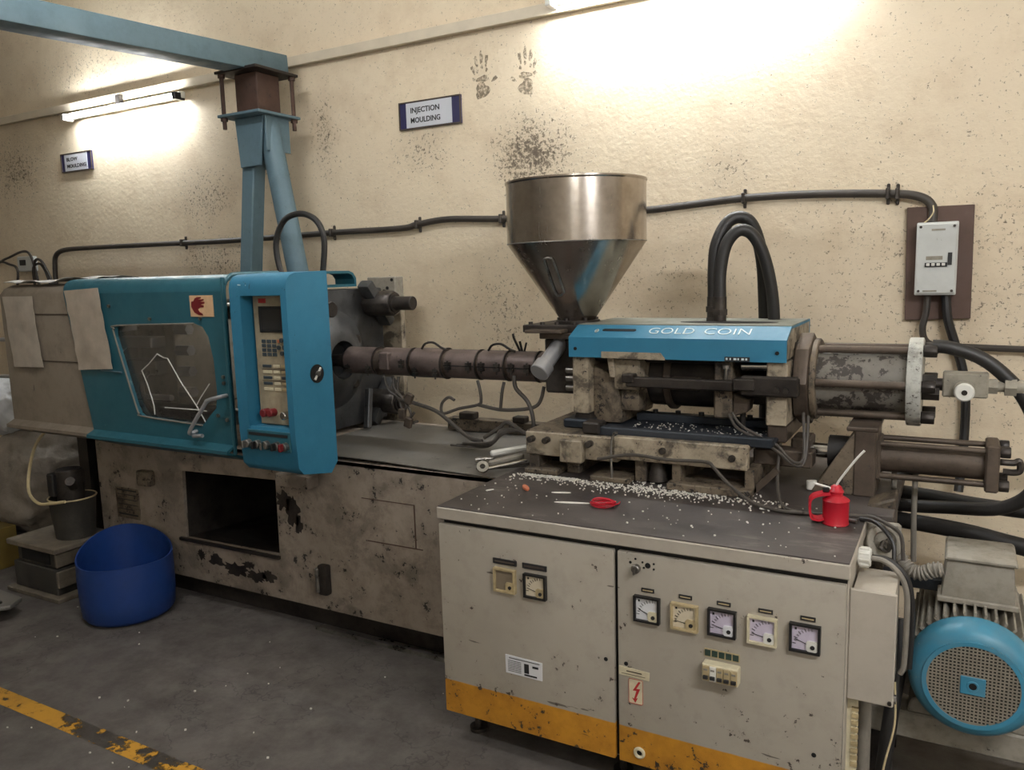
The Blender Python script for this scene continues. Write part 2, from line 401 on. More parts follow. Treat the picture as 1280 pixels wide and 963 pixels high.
# ================================================================== ROOM
XL, XR, YF, YB, ZC = -8.5, 3.0, -3.0, 3.5, 3.7
floor = struct('floor', MB().box(XL, XR, YF, YB + .1, -.1, 0), 'concrete', 'dark grey oil-stained concrete floor', 'floor')
wallb = struct('wall_back', MB().box(XL, XR, YB, YB + .12, 0, ZC), 'plaster', 'cream plaster wall behind the machine, speckled with soot', 'wall')
struct('wall_left', MB().box(XL - .12, XL, YF, YB, 0, ZC), 'plaster_plain', 'cream plaster wall at the far end of the hall', 'wall')
struct('wall_right', MB().box(XR, XR + .12, YF, YB, 0, ZC), 'plaster_plain', 'cream plaster wall closing the hall beyond the motor', 'wall')
struct('wall_front', MB().box(XL, XR, YF - .12, YF, 0, ZC), 'plaster_plain', 'cream plaster wall facing the machine', 'wall')
struct('ceiling', MB().box(XL, XR, YF, YB, ZC, ZC + .1), 'ceiling_paint', 'off white ceiling of the hall', 'ceiling')
build('floor_marking', MB().box(XL, -1.0, 1.437, 1.507, 0, .0015), 'worn_yellow', floor, label='worn yellow painted line')

# hand prints on the wall (flat soot marks)
def handprint(cx, cz, flip, tilt):
    mb = MB(); k = 0
    def blob(x, z, rx, rz, a=0):
        nonlocal k
        k += 1; ca, sa = math.cos(a), math.sin(a); pts = []
        for i in range(14):
            t = 2 * PI * i / 14; q = 1 + .18 * math.sin(3 * t + k * 2.1) + .1 * math.sin(5 * t + k)
            px, pz = rx * q * math.cos(t), rz * q * math.sin(t); X = (x + px * ca - pz * sa) * flip; Z = z + px * sa + pz * ca
            pts.append((cx + X * math.cos(tilt) - Z * math.sin(tilt), cz + X * math.sin(tilt) + Z * math.cos(tilt)))
        mb.prism(pts, 'y', YB - .0012, YB + .002)
    blob(0, -.055, .040, .038); blob(.006, .0, .036, .014)
    for x, z, h, a in ((-.046, .05, .022, .35), (-.024, .085, .027, .12), (.006, .10, .030, -.02), (.034, .082, .026, -.2)): blob(x, z, .0085, h, a); blob(x * .95, z - .045, .007, .009, a)
    blob(.072, -.012, .018, .009, .5)
    build('handprint', mb, 'soot', wallb, flat=True, label='dark sooty hand print')
handprint(-2.085, 2.435, 1, .05); handprint(-1.838, 2.42, -1, -.02)

# ------------------------------------------------------------------ trunking and fluorescent lamps on the back wall
tr = thing('cable_trunking', 'long cream cable trunking running high along the back wall', 'trunking', (-2.3, 3.48, 2.65))
build('channel', MB().box(-8.4, 2.9, 3.462, 3.4985, 2.660, 2.705), 'trunk_cream', tr, bev=.003)
build('lid', MB().box(-8.4, 2.9, 3.456, 3.462, 2.657, 2.708), 'trunk_cream', tr, bev=.002)
def lamp(a, b, v, z, label, glow, wall='back', group=None):
    """tube lamp from a to b along a wall; v is the wall plane"""
    def bx(u0, u1, d0, d1, z0, z1):
        if wall == 'right': return MB().box(v - d1, v - d0, u0, u1, z0, z1)
        return MB().box(u0, u1, v - d1, v - d0, z0, z1) if wall == 'back' else MB().box(u0, u1, v + d0, v + d1, z0, z1)
    def pt(u, d, zz): return (v - d, u, zz) if wall == 'right' else ((u, v - d, zz) if wall == 'back' else (u, v + d, zz))
    t = thing('tube_lamp', label, 'lamp', pt((a + b) / 2, 0, z), group)
    build('batten', bx(a, b, 0, .03, z - .018, z + .022), 'white_plastic', t, bev=.003)
    build('tube', MB().cyl(pt(a + .035, .055, z - .01), pt(b - .035, .055, z - .01), .014, n=12), glow, t)
    build('lamp_holder', bx(a + .005, a + .035, 0, .075, z - .03, z + .012), 'white_plastic', t, bev=.003)
    build('lamp_holder', bx(b - .035, b - .005, 0, .075, z - .03, z + .012), 'black_plastic', t, bev=.003)
    build('bracket', bx((a + b) / 2 - .05, (a + b) / 2 - .01, 0, .03, z + .02, z + .075), 'dark_steel', t)
lamp(-5.30, -4.15, 3.456, 2.612, 'lit fluorescent tube lamp above the blow moulding sign', 'tube_glow_weak')
lamp(-1.68, -.45, 3.456, 2.70, 'lit fluorescent tube lamp high above the steel hopper', 'tube_glow')
lamp(.6, 1.82, YF, 2.75, 'added unseen fluorescent tube lamp on the far wall facing the machine', 'fill_glow_room', 'front')  # unseen lamp, added to light the machine fronts
lamp(-1.1, .12, XR, 2.60, 'added unseen fluorescent tube lamp on the side wall beyond the motor', 'fill_glow_side', 'right')  # out of view, added to bring light in from the right

def fill_pendant(x, y, z, label, glow):
    pd = thing('fill_pendant_lamp', label, 'lamp', (x + .61, y, z))
    build('batten', MB().box(x, x + 1.22, y - .03, y + .03, z + .04, z + .09), 'white_plastic', pd, bev=.004)
    build('tube', MB().cyl((x + .035, y, z + .005), (x + 1.185, y, z + .005), .014, n=12), glow, pd)
    for q in (x, x + 1.185): build('lamp_holder', MB().box(q, q + .035, y - .015, y + .015, z - .015, z + .04), 'white_plastic', pd, bev=.003)
    for q in (x + .25, x + .95): build('hanger', MB().cyl((q, y, z + .09), (q, y, ZC), .005, n=8), 'mid_steel', pd)
fill_pendant(.5, .4, 2.6, 'added unseen fluorescent tube lamp hanging over the aisle in front of the motor', 'fill_glow_pendant')  # unseen lamp added to brighten the cabinet and the lower wall
fill_pendant(-3.0, 1.35, 3.2, 'added unseen fluorescent tube lamp hanging high in front of the guard door', 'fill_glow_high')  # second unseen lamp, added to lift the middle wall, sheet and floor

# ------------------------------------------------------------------ signs
def sign(x0, x1, z0, z1, lines, label, slant):
    t = thing('wall_sign', label, 'sign', ((x0 + x1) / 2, YB, z0)); w_, h_ = x1 - x0, z1 - z0
    build('backing', MB().box(x0, x1, 3.489, 3.4995, z0, z1), 'navy', t, bev=.001)
    build('rim', holeplate([(x0, z0), (x1, z0), (x1, z1), (x0, z1)], [[(x0 + .006, z0 + .006), (x1 - .006, z0 + .006), (x1 - .006, z1 - .006), (x0 + .006, z1 - .006)]], 3.484, 3.4895), 'brown_steel', t)
    build('face', MB().box(x0 + w_ * .12, x1 - w_ * .14, 3.4865, 3.4895, z0 + .008, z1 - .008), 'sign_white', t)
    for i, (s, wd) in enumerate(lines): build('lettering', text(MB(), s, (x0 + w_ * .19, 3.486, z1 - h_ * (.42 + .36 * i)), h_ * .27, width=w_ * wd, bold=.0007), 'print_black', t, flat=True)
sign(-2.583, -2.204, 2.240, 2.378, [('INJECTION', .47), ('MOULDING', .48)], 'white INJECTION MOULDING sign with navy ends on the cream wall', 0)
sign(-5.505, -5.165, 2.266, 2.392, [('BLOW', .36), ('MOULDING', .62)], 'small BLOW MOULDING sign below the far tube lamp', 0)

# ------------------------------------------------------------------ wall cable with clips
wc = thing('wall_cable', 'thick dark cable clipped along the back wall behind the hopper', 'cable', (-2.5, 3.48, 1.5))
build('cable', MB().tube([(-5.69, 3.47, 1.50), (-5.68, 3.47, 1.62), (-5.655, 3.47, 1.70), (-5.56, 3.47, 1.737), (-5.3, 3.47, 1.743), (-4.52, 3.47, 1.738), (-3.86, 3.47, 1.732), (-3.07, 3.47, 1.741), (-2.6, 3.47, 1.741), (-2.48, 3.47, 1.757), (-2.29, 3.47, 1.772), (-1.98, 3.47, 1.757), (-1.6, 3.47, 1.750), (-1.24, 3.47, 1.753), (-1.08, 3.47, 1.761), (-.81, 3.47, 1.776), (-.55, 3.47, 1.774), (-.26, 3.47, 1.756), (-.15, 3.468, 1.738), (-.105, 3.466, 1.70), (-.1, 3.462, 1.64)], .0165, 12), 'wall_cable', wc)
for cx, cz in ((-4.3, 1.737), (-3.07, 1.741), (-2.484, 1.756), (-1.979, 1.757), (-.807, 1.776), (-.258, 1.756), (-.225, 1.753)):
    build('clip', MB().box(cx - .007, cx + .007, 3.447, 3.5, cz - .022, cz + .022).box(cx - .006, cx + .006, 3.485, 3.5, cz - .04, cz + .04), 'bolt_steel', wc, bev=.003)

# ------------------------------------------------------------------ breaker board
one('backing_board', MB().prism([(-.183, 1.268), (.041, 1.275), (.036, 1.698), (-.19, 1.70)], 'y', 3.475, 3.4995), 'board_brown', 'dark brown wooden board on the wall carrying the breaker box', 'board', bev=.002)
bk = thing('breaker_box', 'light grey breaker box mounted on the brown board', 'breaker box', (-.08, 3.45, 1.367))
build('enclosure', MB().box(-.150, -.012, 3.40, 3.475, 1.367, 1.637), 'white_box', bk, bev=.005, seg=2)
build('cover', MB().box(-.147, -.015, 3.392, 3.40, 1.372, 1.632), 'white_box', bk, bev=.004)
for x in (-.136, -.026):
    for z in (1.383, 1.62): build('screw', MB().cyl((x, 3.388, z), (x, 3.394, z), .005, n=10), 'bolt_steel', bk)
bw = build('breaker_window', MB().box(-.118, -.044, 3.387, 3.393, 1.472, 1.488), 'black_plastic', bk)
for i in range(4): build('toggle', MB().box(-.113 + i * .017, -.102 + i * .017, 3.380, 3.388, 1.476, 1.486), 'white_plastic', bw, bev=.001)
build('indicator_strip', MB().box(-.043, -.029, 3.388, 3.393, 1.478, 1.524), 'black_plastic', bk)
build('caption', MB().box(-.115, -.06, 3.3905, 3.3925, 1.498, 1.512).box(-.10, -.055, 3.3905, 3.3925, 1.605, 1.612).box(-.122, -.075, 3.3905, 3.3925, 1.380, 1.386), 'valve_grey', bk)
one('breaker_cable', MB().tube([(-.105, 3.44, 1.37), (-.108, 3.44, 1.30), (-.118, 3.44, 1.24), (-.105, 3.45, 1.19), (-.06, 3.46, 1.17), (.02, 3.468, 1.168), (.22, 3.468, 1.163), (.6, 3.468, 1.16)], .0125), 'wall_cable', 'dark cable curving from the breaker box along the wall', 'cable')
one('breaker_cable', MB().tube([(-.045, 3.44, 1.37), (-.035, 3.44, 1.28), (-.012, 3.45, 1.20), (.022, 3.46, 1.09), (.038, 3.46, .98), (.04, 3.46, .8), (.03, 3.4, .62)], .0165), 'black_rubber', 'black cable dropping from the breaker box behind the valve', 'cable')
one('tie_wire', MB().tube([(-.10, 3.436, 1.70), (-.098, 3.425, 1.675), (-.112, 3.42, 1.65), (-.128, 3.42, 1.636)], .0025, 6), 'straw_wire', 'thin pale wire tied at the top of the breaker box', 'wire')

# socket with loose wires at the far left wall
sk = thing('wall_socket', 'white wall socket with loose wires above the beige cover', 'socket', (-6.02, 3.5, 1.6))
build('box', MB().box(-6.11, -5.93, 3.45, 3.4995, 1.60, 1.71), 'white_box', sk, bev=.006)
build('socket_face', MB().box(-6.07, -6.00, 3.445, 3.451, 1.645, 1.685), 'black_plastic', sk)
for i, p in enumerate(([(-8.3, 3.48, 1.62), (-6.6, 3.47, 1.66), (-6.25, 3.45, 1.70), (-6.0, 3.44, 1.745), (-5.92, 3.45, 1.70), (-5.88, 3.46, 1.50)],
                       [(-8.3, 3.48, 1.66), (-6.6, 3.47, 1.69), (-6.2, 3.45, 1.655), (-6.08, 3.43, 1.61), (-6.12, 3.44, 1.5)],
                       [(-5.90, 3.44, 1.50), (-5.86, 3.42, 1.62), (-5.78, 3.42, 1.65), (-5.72, 3.42, 1.60), (-5.70, 3.44, 1.48)],
                       [(-5.88, 3.43, 1.50), (-5.82, 3.41, 1.66), (-5.74, 3.41, 1.67), (-5.67, 3.42, 1.56), (-5.66, 3.44, 1.46)])):
    build('wire', MB().tube(p, .009, 8), 'wall_cable', sk)

# ------------------------------------------------------------------ gantry
g = thing('gantry_crane', 'grey-blue steel gantry post with overhead beam behind the machine', 'gantry', (-3.28, 3.2, 0))
mb = MB()
a, b = Vector((-3.285, 3.36, 2.632)), Vector((-3.285, -1.0, 2.39))
mb.bar(a, b, .15, .105); build('beam', mb, 'gantry_blue', g, bev=.006, seg=2)
cx, cy = -3.285, 3.2
build('top_plate', MB().box(cx - .15, cx + .15, cy - .15, cy + .15, 2.556, 2.570), 'dark_steel', g, bev=.002)
build('column', MB().box(cx - .08, cx + .08, cy - .08, cy + .08, 2.352, 2.556), 'rust', g, bev=.004)
build('bottom_plate', MB().box(cx - .15, cx + .15, cy - .15, cy + .15, 2.338, 2.352), 'gantry_blue', g, bev=.002)
for sx, sy in ((-1, -1), (1, 1)):
    if True:
        r_ = build('threaded_rod', MB().cyl((cx + sx * .125, cy + sy * .125, 2.28), (cx + sx * .125, cy + sy * .125, 2.575), .011, n=10), 'rust', g)
        for z in (2.32, 2.538): build('nut', MB().hexb((cx + sx * .125, cy + sy * .125, z), (cx + sx * .125, cy + sy * .125, z + .018), .018), 'rust', r_)
build('gusset_plate', MB().prism([(cx - .105, 2.338), (cx + .10, 2.338), (cx + .06, 2.09), (cx - .085, 2.085)], 'y', cy - .075, cy - .063), 'gantry_blue', g, bev=.002)
build('gusset_plate', MB().prism([(cx - .105, 2.338), (cx + .10, 2.338), (cx + .06, 2.09), (cx - .085, 2.085)], 'y', cy + .063, cy + .075), 'gantry_blue', g, bev=.002)
build('web_plate', MB().box(cx + .10, cx + .112, cy - .07, cy + .10, 2.16, 2.338), 'gantry_blue', g, bev=.002)
build('leg', MB().bar((cx - .035, cy, 2.32), (-3.62, cy - .02, 0), .088, .088, (0, 1, 0)), 'gantry_blue', g, bev=.006)
build('leg', MB().cyl((cx + .055, cy + .0, 2.335), (-2.83, cy + .03, 0), .056, n=24), 'gantry_blue', g)
one('hose_loop', MB().tube([(-2.86, 2.9, 1.42), (-2.915, 2.9, 1.56), (-2.922, 2.9, 1.68), (-2.86, 2.9, 1.775), (-2.755, 2.9, 1.800), (-2.66, 2.9, 1.765), (-2.617, 2.9, 1.68), (-2.63, 2.9, 1.55), (-2.66, 2.9, 1.42)], .0145, 10), 'black_rubber', 'black hose bent into a loop above the control panel', 'hose')

# ================================================================== MACHINE: bed
bed = thing('machine_bed', 'long grimy beige machine bed with a dark rectangular opening', 'machine bed', (-2.5, 2.8, 0))
hole = [(-3.13, .305), (-2.525, .310), (-2.52, .645), (-3.115, .628)]
build('front_plate', holeplate([(-3.75, .11), (-1.30, .11), (-1.30, .762), (-3.75, .762)], [hole], 2.40, 2.418), 'bed_paint', bed, flat=True)
build('casing', MB().box(-3.75, -3.73, 2.418, 3.2, .11, .745).box(-3.75, -.15, 3.18, 3.2, .11, .745).box(-3.73, -1.3, 2.418, 3.18, .11, .13), 'bed_paint', bed)
build('bed_top', MB().box(-3.75, -1.395, 2.40, 3.2, .745, .764), 'bed_paint', bed, bev=.002)
build('chute_floor', MB().prism([(2.418, .29), (3.1, .24), (3.1, .255), (2.418, .305)], 'x', -3.13, -2.52), 'dark_steel', bed)
build('chute_wall', MB().box(-3.15, -3.13, 2.418, 3.1, .25, .66), 'dark_steel', bed)
build('chute_wall', MB().box(-2.52, -2.50, 2.418, 3.1, .25, .66), 'dark_steel', bed)
build('opening_lip', MB().bar((-3.16, 2.394, .298), (-2.52, 2.394, .300), .014, .014), 'dark_steel', bed)
build('rear_body', MB().box(-1.30, -.16, 2.45, 3.18, .11, .70), 'grimy_beige', bed, bev=.004)
build('rear_top', MB().box(-1.392, -.135, 2.425, 3.16, .745, .782), 'table_top', bed, bev=.003)
build('rear_apron', MB().box(-1.3, -.145, 2.43, 3.15, .70, .745), 'grimy_beige', bed)
build('base_skid', MB().box(-3.70, -.2, 2.47, 2.60, 0, .11), 'dark_steel', bed)
build('base_skid', MB().box(-3.70, -.2, 3.02, 3.15, 0, .11), 'dark_steel', bed)
build('floor_angle', MB().box(-2.35, -1.42, 2.405, 2.42, 0, .018).box(-2.35, -1.42, 2.42, 2.46, 0, .006), 'mid_steel', bed)
pl_ = build('rating_plate', MB().box(-3.62, -3.445, 2.396, 2.401, .345, .50), 'grimy_beige', bed, bev=.001)
build('plate_print', MB().box(-3.605, -3.46, 2.3945, 2.3965, .485, .492).box(-3.605, -3.46, 2.3945, 2.3965, .465, .468).box(-3.605, -3.46, 2.3945, 2.3965, .44, .443).box(-3.605, -3.46, 2.3945, 2.3965, .415, .418).box(-3.605, -3.50, 2.3945, 2.3965, .39, .393).box(-3.605, -3.46, 2.3945, 2.3965, .362, .370), 'print_black', pl_)
build('latch', MB().box(-2.283, -2.235, 2.365, 2.40, .185, .315), 'dark_steel', bed, bev=.01, seg=2)
build('latch_plate', MB().box(-2.291, -2.272, 2.355, 2.40, .195, .305), 'mid_steel', bed, bev=.006)
build('stop_bracket', MB().box(-2.45, -2.27, 2.33, 2.40, .645, .70), 'bed_paint', bed, bev=.01, seg=2)
build('hinge_lug', MB().box(-3.40, -3.31, 2.36, 2.40, .535, .61), 'grimy_beige', bed, bev=.01, seg=2)
build('scored_square', MB().box(-2.05, -1.79, 2.3985, 2.4005, .62, .623).box(-1.795, -1.79, 2.3985, 2.4005, .45, .62).box(-2.03, -1.76, 2.3985, 2.4005, .445, .449), 'rust', bed)
# peeled patches by the opening (bare dark metal under the paint)
def patch(cx, cz, rx, rz, sd, n=26):
    rnd = random.Random(sd); pts = []
    for i in range(n):
        t = 2 * PI * i / n; q = rnd.uniform(.55, 1.1); pts.append((cx + rx * q * math.cos(t), cz + rz * q * math.sin(t)))
    return MB().prism(pts, 'y', 2.3993, 2.401)
for i, (x, z, rx, rz) in enumerate(((-2.43, .52, .045, .07), (-2.48, .56, .05, .05), (-2.40, .46, .022, .05), (-2.80, .20, .09, .035), (-2.93, .225, .06, .03), (-2.68, .185, .07, .028), (-2.60, .20, .05, .03), (-2.72, .235, .05, .02), (-3.03, .235, .03, .03))):
    build('bare_patch', patch(x, z, rx, rz, i), 'dark_steel', bed, flat=True)

# grey metal sheet lying on the bed
mb = MB(); nx, ny = 22, 12
def sheet_z(u, v): return .7665 + .010 * math.sin(u * 3.3) * (1 - v) + .004 * math.sin(u * 7 + v * 3) - (.008 if v < .02 else 0)
vs = []
for k in (0, 1):
    for i in range(nx + 1):
        for j in range(ny + 1):
            u, v = i / nx, j / ny; x = -2.44 + u * (1.05 + .02 * (1 - v)); y = 2.385 + v * .73 + .02 * math.sin(u * PI) * (1 - v)
            vs.append((x, y, sheet_z(u, v) + .012 - k * .003))
fs = []; o_ = (nx + 1) * (ny + 1)
for i in range(nx):
    for j in range(ny):
        q = i * (ny + 1) + j; fs.append((q, q + ny + 1, q + ny + 2, q + 1)); fs.append((o_ + q, o_ + q + 1, o_ + q + ny + 2, o_ + q + ny + 1))
for i in range(nx):
    for j in (0, ny):
        q = i * (ny + 1) + j; fs.append((q, q + ny + 1, q + ny + 1 + o_, q + o_))
for j in range(ny):
    for i in (0, nx):
        q = i * (ny + 1) + j; fs.append((q, q + 1, q + 1 + o_, q + o_))
one('steel_sheet', MB().add(vs, fs), 'sheet_metal', 'warped grey metal sheet lying on the bed below the barrel', 'metal sheet')
def tool_pl(name, label, parts):
    t = thing(name, label, 'tool', parts[0][1].v[0]); 
    for n_, m_, mt, bv in parts: build(n_, m_, mt, t, bev=bv)
Z0 = .782
tool_pl('pliers', 'pair of steel pliers with pale grips lying on the sheet', [('handle', MB().bar((-1.54, 2.56, Z0 + .03), (-1.42, 2.66, Z0 + .045), .026, .022), 'white_plastic', .006), ('handle', MB().bar((-1.50, 2.48, Z0 + .012), (-1.40, 2.57, Z0 + .035), .024, .022), 'conduit_grey', .006), ('jaw', MB().bar((-1.57, 2.50, Z0 + .015), (-1.50, 2.52, Z0 + .02), .03, .02), 'mid_steel', .004)])
tool_pl('ring_spanner', 'chrome spanner lying at the edge of the metal sheet', [('shaft', MB().bar((-1.47, 2.40, Z0 + .014), (-1.36, 2.52, Z0 + .03), .018, .009), 'chrome', .003), ('head', MB().lathe([(.010, -.007), (.022, -.007), (.022, .007), (.010, .007)], (-1.475, 2.395, Z0 + .022), (.35, -.6, .6), 20, True), 'chrome', 0)])
tool_pl('flat_spanner', 'dark flat spanner lying beneath the pliers', [('shaft', MB().bar((-1.50, 2.45, Z0 + .004), (-1.36, 2.56, Z0 + .012), .022, .008), 'bolt_steel', .002), ('jaw', MB().bar((-1.53, 2.44, Z0 + .004), (-1.50, 2.455, Z0 + .004), .034, .009), 'bolt_steel', .002)])

# ================================================================== clamp end: beige cover, guard door, mould, panel
cc = thing('clamp_cover', 'beige sheet-metal cover over the clamping end', 'machine cover', (-3.8, 2.6, .74))
prof = [(2.225, .838), (2.185, .818), (2.185, .803), (2.36, .738), (2.36, .75), (2.222, .803), (2.222, .812), (2.24, .832), (2.24, 1.452), (2.30, 1.488), (3.1, 1.492), (3.1, 1.505), (2.295, 1.502), (2.25, 1.485), (2.225, 1.455)]
build('shell', MB().prism(prof, 'x', -4.12, -3.44), 'cover_beige', cc, angle=50)
build('end_plate', MB().prism([(2.24, .80), (3.1, .75), (3.1, 1.49), (2.30, 1.488), (2.24, 1.452)], 'x', -4.118, -4.10), 'cover_beige', cc)
for z in (1.360, 1.138): build('panel_seam', MB().box(-3.86, -3.44, 2.222, 2.226, z, z + .004), 'brown_steel', cc)
build('support_leg', MB().box(-3.98, -3.90, 2.45, 2.53, .12, .78), 'dark_steel', cc)
build('inner_block', MB().box(-3.95, -3.56, 2.55, 3.05, .40, .80), 'dark_steel', cc)

def xl(z): return -3.573 + (1.52 - z) * .2
XRD = -2.522
gd = thing('guard_door', 'teal sliding safety guard door with cracked window', 'guard door', (-3.0, 2.25, .74))
win = [(-3.075, .921), (-3.10, .935), (-3.118, .97), (-3.215, 1.265), (-3.213, 1.30), (-3.19, 1.315), (-2.70, 1.327), (-2.655, 1.315), (-2.625, 1.275), (-2.605, 1.18), (-2.60, 1.05), (-2.612, .985), (-2.70, .908)]
mb = holeplate([(xl(.835), .835), (XRD, .835), (XRD, 1.455), (xl(1.455), 1.455)], [win], 2.20, 2.216)
build('front_panel', mb, 'teal', gd, flat=True)
top = [(2.20, 1.455), (2.206, 1.482), (2.222, 1.503), (2.245, 1.516), (2.275, 1.521), (2.50, 1.523), (2.50, 1.511), (2.275, 1.509), (2.247, 1.503), (2.230, 1.492), (2.219, 1.476), (2.216, 1.455)]
mb = MB().prism(top, 'x', -3.573, XRD); mb.v = [(max(v[0], xl(v[2])) if v[0] < -3 else v[0], v[1], v[2]) for v in mb.v]
build('rolled_top', mb, 'teal', gd, angle=40)
lip = [(2.20, .838), (2.158, .820), (2.158, .806), (2.34, .735), (2.34, .747), (2.172, .812), (2.172, .814), (2.216, .833)]
build('bottom_lip', MB().prism(lip, 'x', xl(.82), XRD), 'teal', gd)
build('edge_bead', MB().tube([(XRD, 2.20, .80), (XRD, 2.20, 1.45), (XRD, 2.21, 1.485), (XRD, 2.24, 1.513), (XRD, 2.28, 1.521), (XRD, 2.50, 1.523)], .008, 8), 'teal', gd)
pane = build('window_pane', MB().prism([(x * 1.0, z) for x, z in win], 'y', 2.218, 2.222), 'acrylic', gd, flat=True)
wb = [Vector((x, 2.198, z)) for x, z in win]
build('window_bead', MB().tube([wb[i] for i in (6, 5, 4, 3, 2, 1, 0, 12)], .004, 6, 3), 'conduit_grey', gd)
Yc = 2.216
for p in ([(-2.97, 1.195), (-2.93, 1.18), (-2.905, 1.178), (-2.83, 1.075), (-2.75, .985), (-2.70, .915)], [(-2.97, 1.195), (-3.03, 1.15), (-3.08, 1.12)], [(-3.08, 1.12), (-3.05, 1.06), (-3.02, .97), (-3.02, .93)], [(-2.75, .985), (-2.72, 1.02), (-2.66, 1.08)], [(-2.95, .965), (-2.76, .967), (-2.69, .965)]):
    build('crack', MB().tube([(x, Yc, z) for x, z in p], .0024, 5, 0), 'crack_edge', pane)
build('pull_handle', MB().tube([(-2.545, 2.20, 1.04), (-2.55, 2.165, 1.038), (-2.61, 2.160, 1.022), (-2.63, 2.160, 1.005), (-2.735, 2.160, .885), (-2.74, 2.20, .88)], .0085, 10), 'aluminium', gd)
for x, z in ((-2.553, 1.115), (-2.552, 1.09), (-2.60, .955), (-2.55, .94), (-3.235, 1.40), (-2.66, 1.348), (-2.97, 1.345)): build('screw', MB().cyl((x, 2.192, z), (x, 2.201, z), .0075, n=10), 'mid_steel', gd)
build('bolt', MB().cyl((-2.72, 2.165, .868), (-2.665, 2.165, .873), .008, n=10), 'aluminium', gd)
st = build('warning_sticker', MB().box(-2.715, -2.58, 2.1975, 2.2005, 1.355, 1.440), 'sticker_skin', gd)
hand = [(-2.665, 1.362), (-2.69, 1.372), (-2.706, 1.395), (-2.704, 1.415), (-2.69, 1.418), (-2.683, 1.428), (-2.668, 1.434), (-2.645, 1.434), (-2.648, 1.428), (-2.664, 1.425), (-2.648, 1.424), (-2.63, 1.426), (-2.632, 1.42), (-2.65, 1.416), (-2.626, 1.414), (-2.628, 1.408), (-2.65, 1.404), (-2.632, 1.399), (-2.636, 1.392), (-2.655, 1.392), (-2.668, 1.385), (-2.66, 1.374), (-2.645, 1.368), (-2.64, 1.36)]
build('hand_symbol', MB().prism(hand, 'y', 2.1960, 2.1978), 'dark_red', st, flat=True)
build('sleeve_rail', MB().tube([(-3.50, 2.196, 1.46), (-3.47, 2.196, 1.36), (-3.33, 2.196, 1.115), (-3.19, 2.196, 1.11)], .004, 6, 0), 'gantry_blue', gd)

def sheetpaper(name, quad, y, mat, label, cat, amp=.009):
    # quad: TL TR BR BL in (x,z); thin, slightly rippled
    nu, nv = 8, 12; vs = []
    for k in (0, 1):
        for i in range(nu + 1):
            for j in range(nv + 1):
                u, v = i / nu, j / nv
                x = (quad[0][0] * (1 - u) + quad[1][0] * u) * (1 - v) + (quad[3][0] * (1 - u) + quad[2][0] * u) * v
                z = (quad[0][1] * (1 - u) + quad[1][1] * u) * (1 - v) + (quad[3][1] * (1 - u) + quad[2][1] * u) * v
                yy = y - amp * (1 + mnoise.noise(Vector((x * 13, z * 17, 2.2)))) - k * .0015
                vs.append((x, yy, z))
    o2 = (nu + 1) * (nv + 1); fs = []
    for i in range(nu):
        for j in range(nv):
            q = i * (nv + 1) + j; fs += [(q, q + 1, q + nv + 2, q + nv + 1), (o2 + q, o2 + q + nv + 1, o2 + q + nv + 2, o2 + q + 1)]
    for i in range(nu):
        for j in (0, nv): q = i * (nv + 1) + j; fs.append((q, q + nv + 1, q + nv + 1 + o2, q + o2))
    for j in range(nv):
        for i in (0, nu): q = i * (nv + 1) + j; fs.append((q, q + 1, q + 1 + o2, q + o2))
    return one(name, MB().add(vs, fs), mat, label, cat, angle=80)
sheetpaper('document_sleeve', [(-3.525, 1.470), (-3.29, 1.480), (-3.235, 1.125), (-3.48, 1.112)], 2.196, 'sleeve', 'crumpled plastic document sleeve taped to the teal guard door', 'document')
sheetpaper('paper_notice', [(-4.075, 1.448), (-3.835, 1.448), (-3.80, 1.11), (-4.04, 1.105)], 2.222, 'paper', 'yellowed paper notice taped to the beige cover', 'paper')
# crumpled cloth on top of the beige cover
mb = MB(); nu, nv = 16, 10; vs = []
for k in (0, 1):
    for i in range(nu + 1):
        for j in range(nv + 1):
            u, v = i / nu, j / nv; x = -4.12 + u * .56; y = 2.25 + v * .5
            vs.append((x, y, 1.510 + .03 * abs(mnoise.noise(Vector((x * 5, y * 6, 1)))) + .02 * u * (1 - abs(2 * v - 1)) - k * .003))
o2 = (nu + 1) * (nv + 1); fs = []
for i in range(nu):
    for j in range(nv): q = i * (nv + 1) + j; fs += [(q, q + nv + 1, q + nv + 2, q + 1), (o2 + q, o2 + q + 1, o2 + q + nv + 2, o2 + q + nv + 1)]
for i in range(nu):
    for j in (0, nv): q = i * (nv + 1) + j; fs.append((q, q + nv + 1, q + nv + 1 + o2, q + o2))
one('rag', MB().add(vs, fs), 'cloth_white', 'white rag spread over the top of the beige cover', 'cloth', angle=80)

# mould seen through the window
md = thing('mould', 'dark steel mould and tie bars behind the guard window', 'mould', (-3.3, 2.8, .78))
build('moving_platen', MB().box(-3.96, -3.84, 2.44, 3.16, .80, 1.44), 'platen_iron', md, bev=.01)
build('mould_half', MB().box(-3.84, -3.60, 2.58, 3.05, .92, 1.30), 'grey_cast', md, bev=.006)
build('mould_half', MB().box(-3.58, -3.34, 2.58, 3.05, .92, 1.30), 'mid_steel', md, bev=.006)
build('mould_plate', MB().box(-3.34, -3.27, 2.54, 3.10, .88, 1.36), 'grey_cast', md, bev=.005)
build('clamp_block', MB().box(-3.66, -3.36, 2.48, 2.58, 1.185, 1.235), 'aluminium', md, bev=.005)
build('clamp_block', MB().box(-3.58, -3.34, 2.48, 2.58, 1.055, 1.125), 'mid_steel', md, bev=.005)
build('clamp_block', MB().box(-3.80, -3.56, 2.47, 2.56, 1.262, 1.295), 'aluminium', md, bev=.005)
build('ejector_pipe', MB().cyl((-3.75, 2.46, .95), (-3.22, 2.46, .955), .014, n=12), 'aluminium', md)
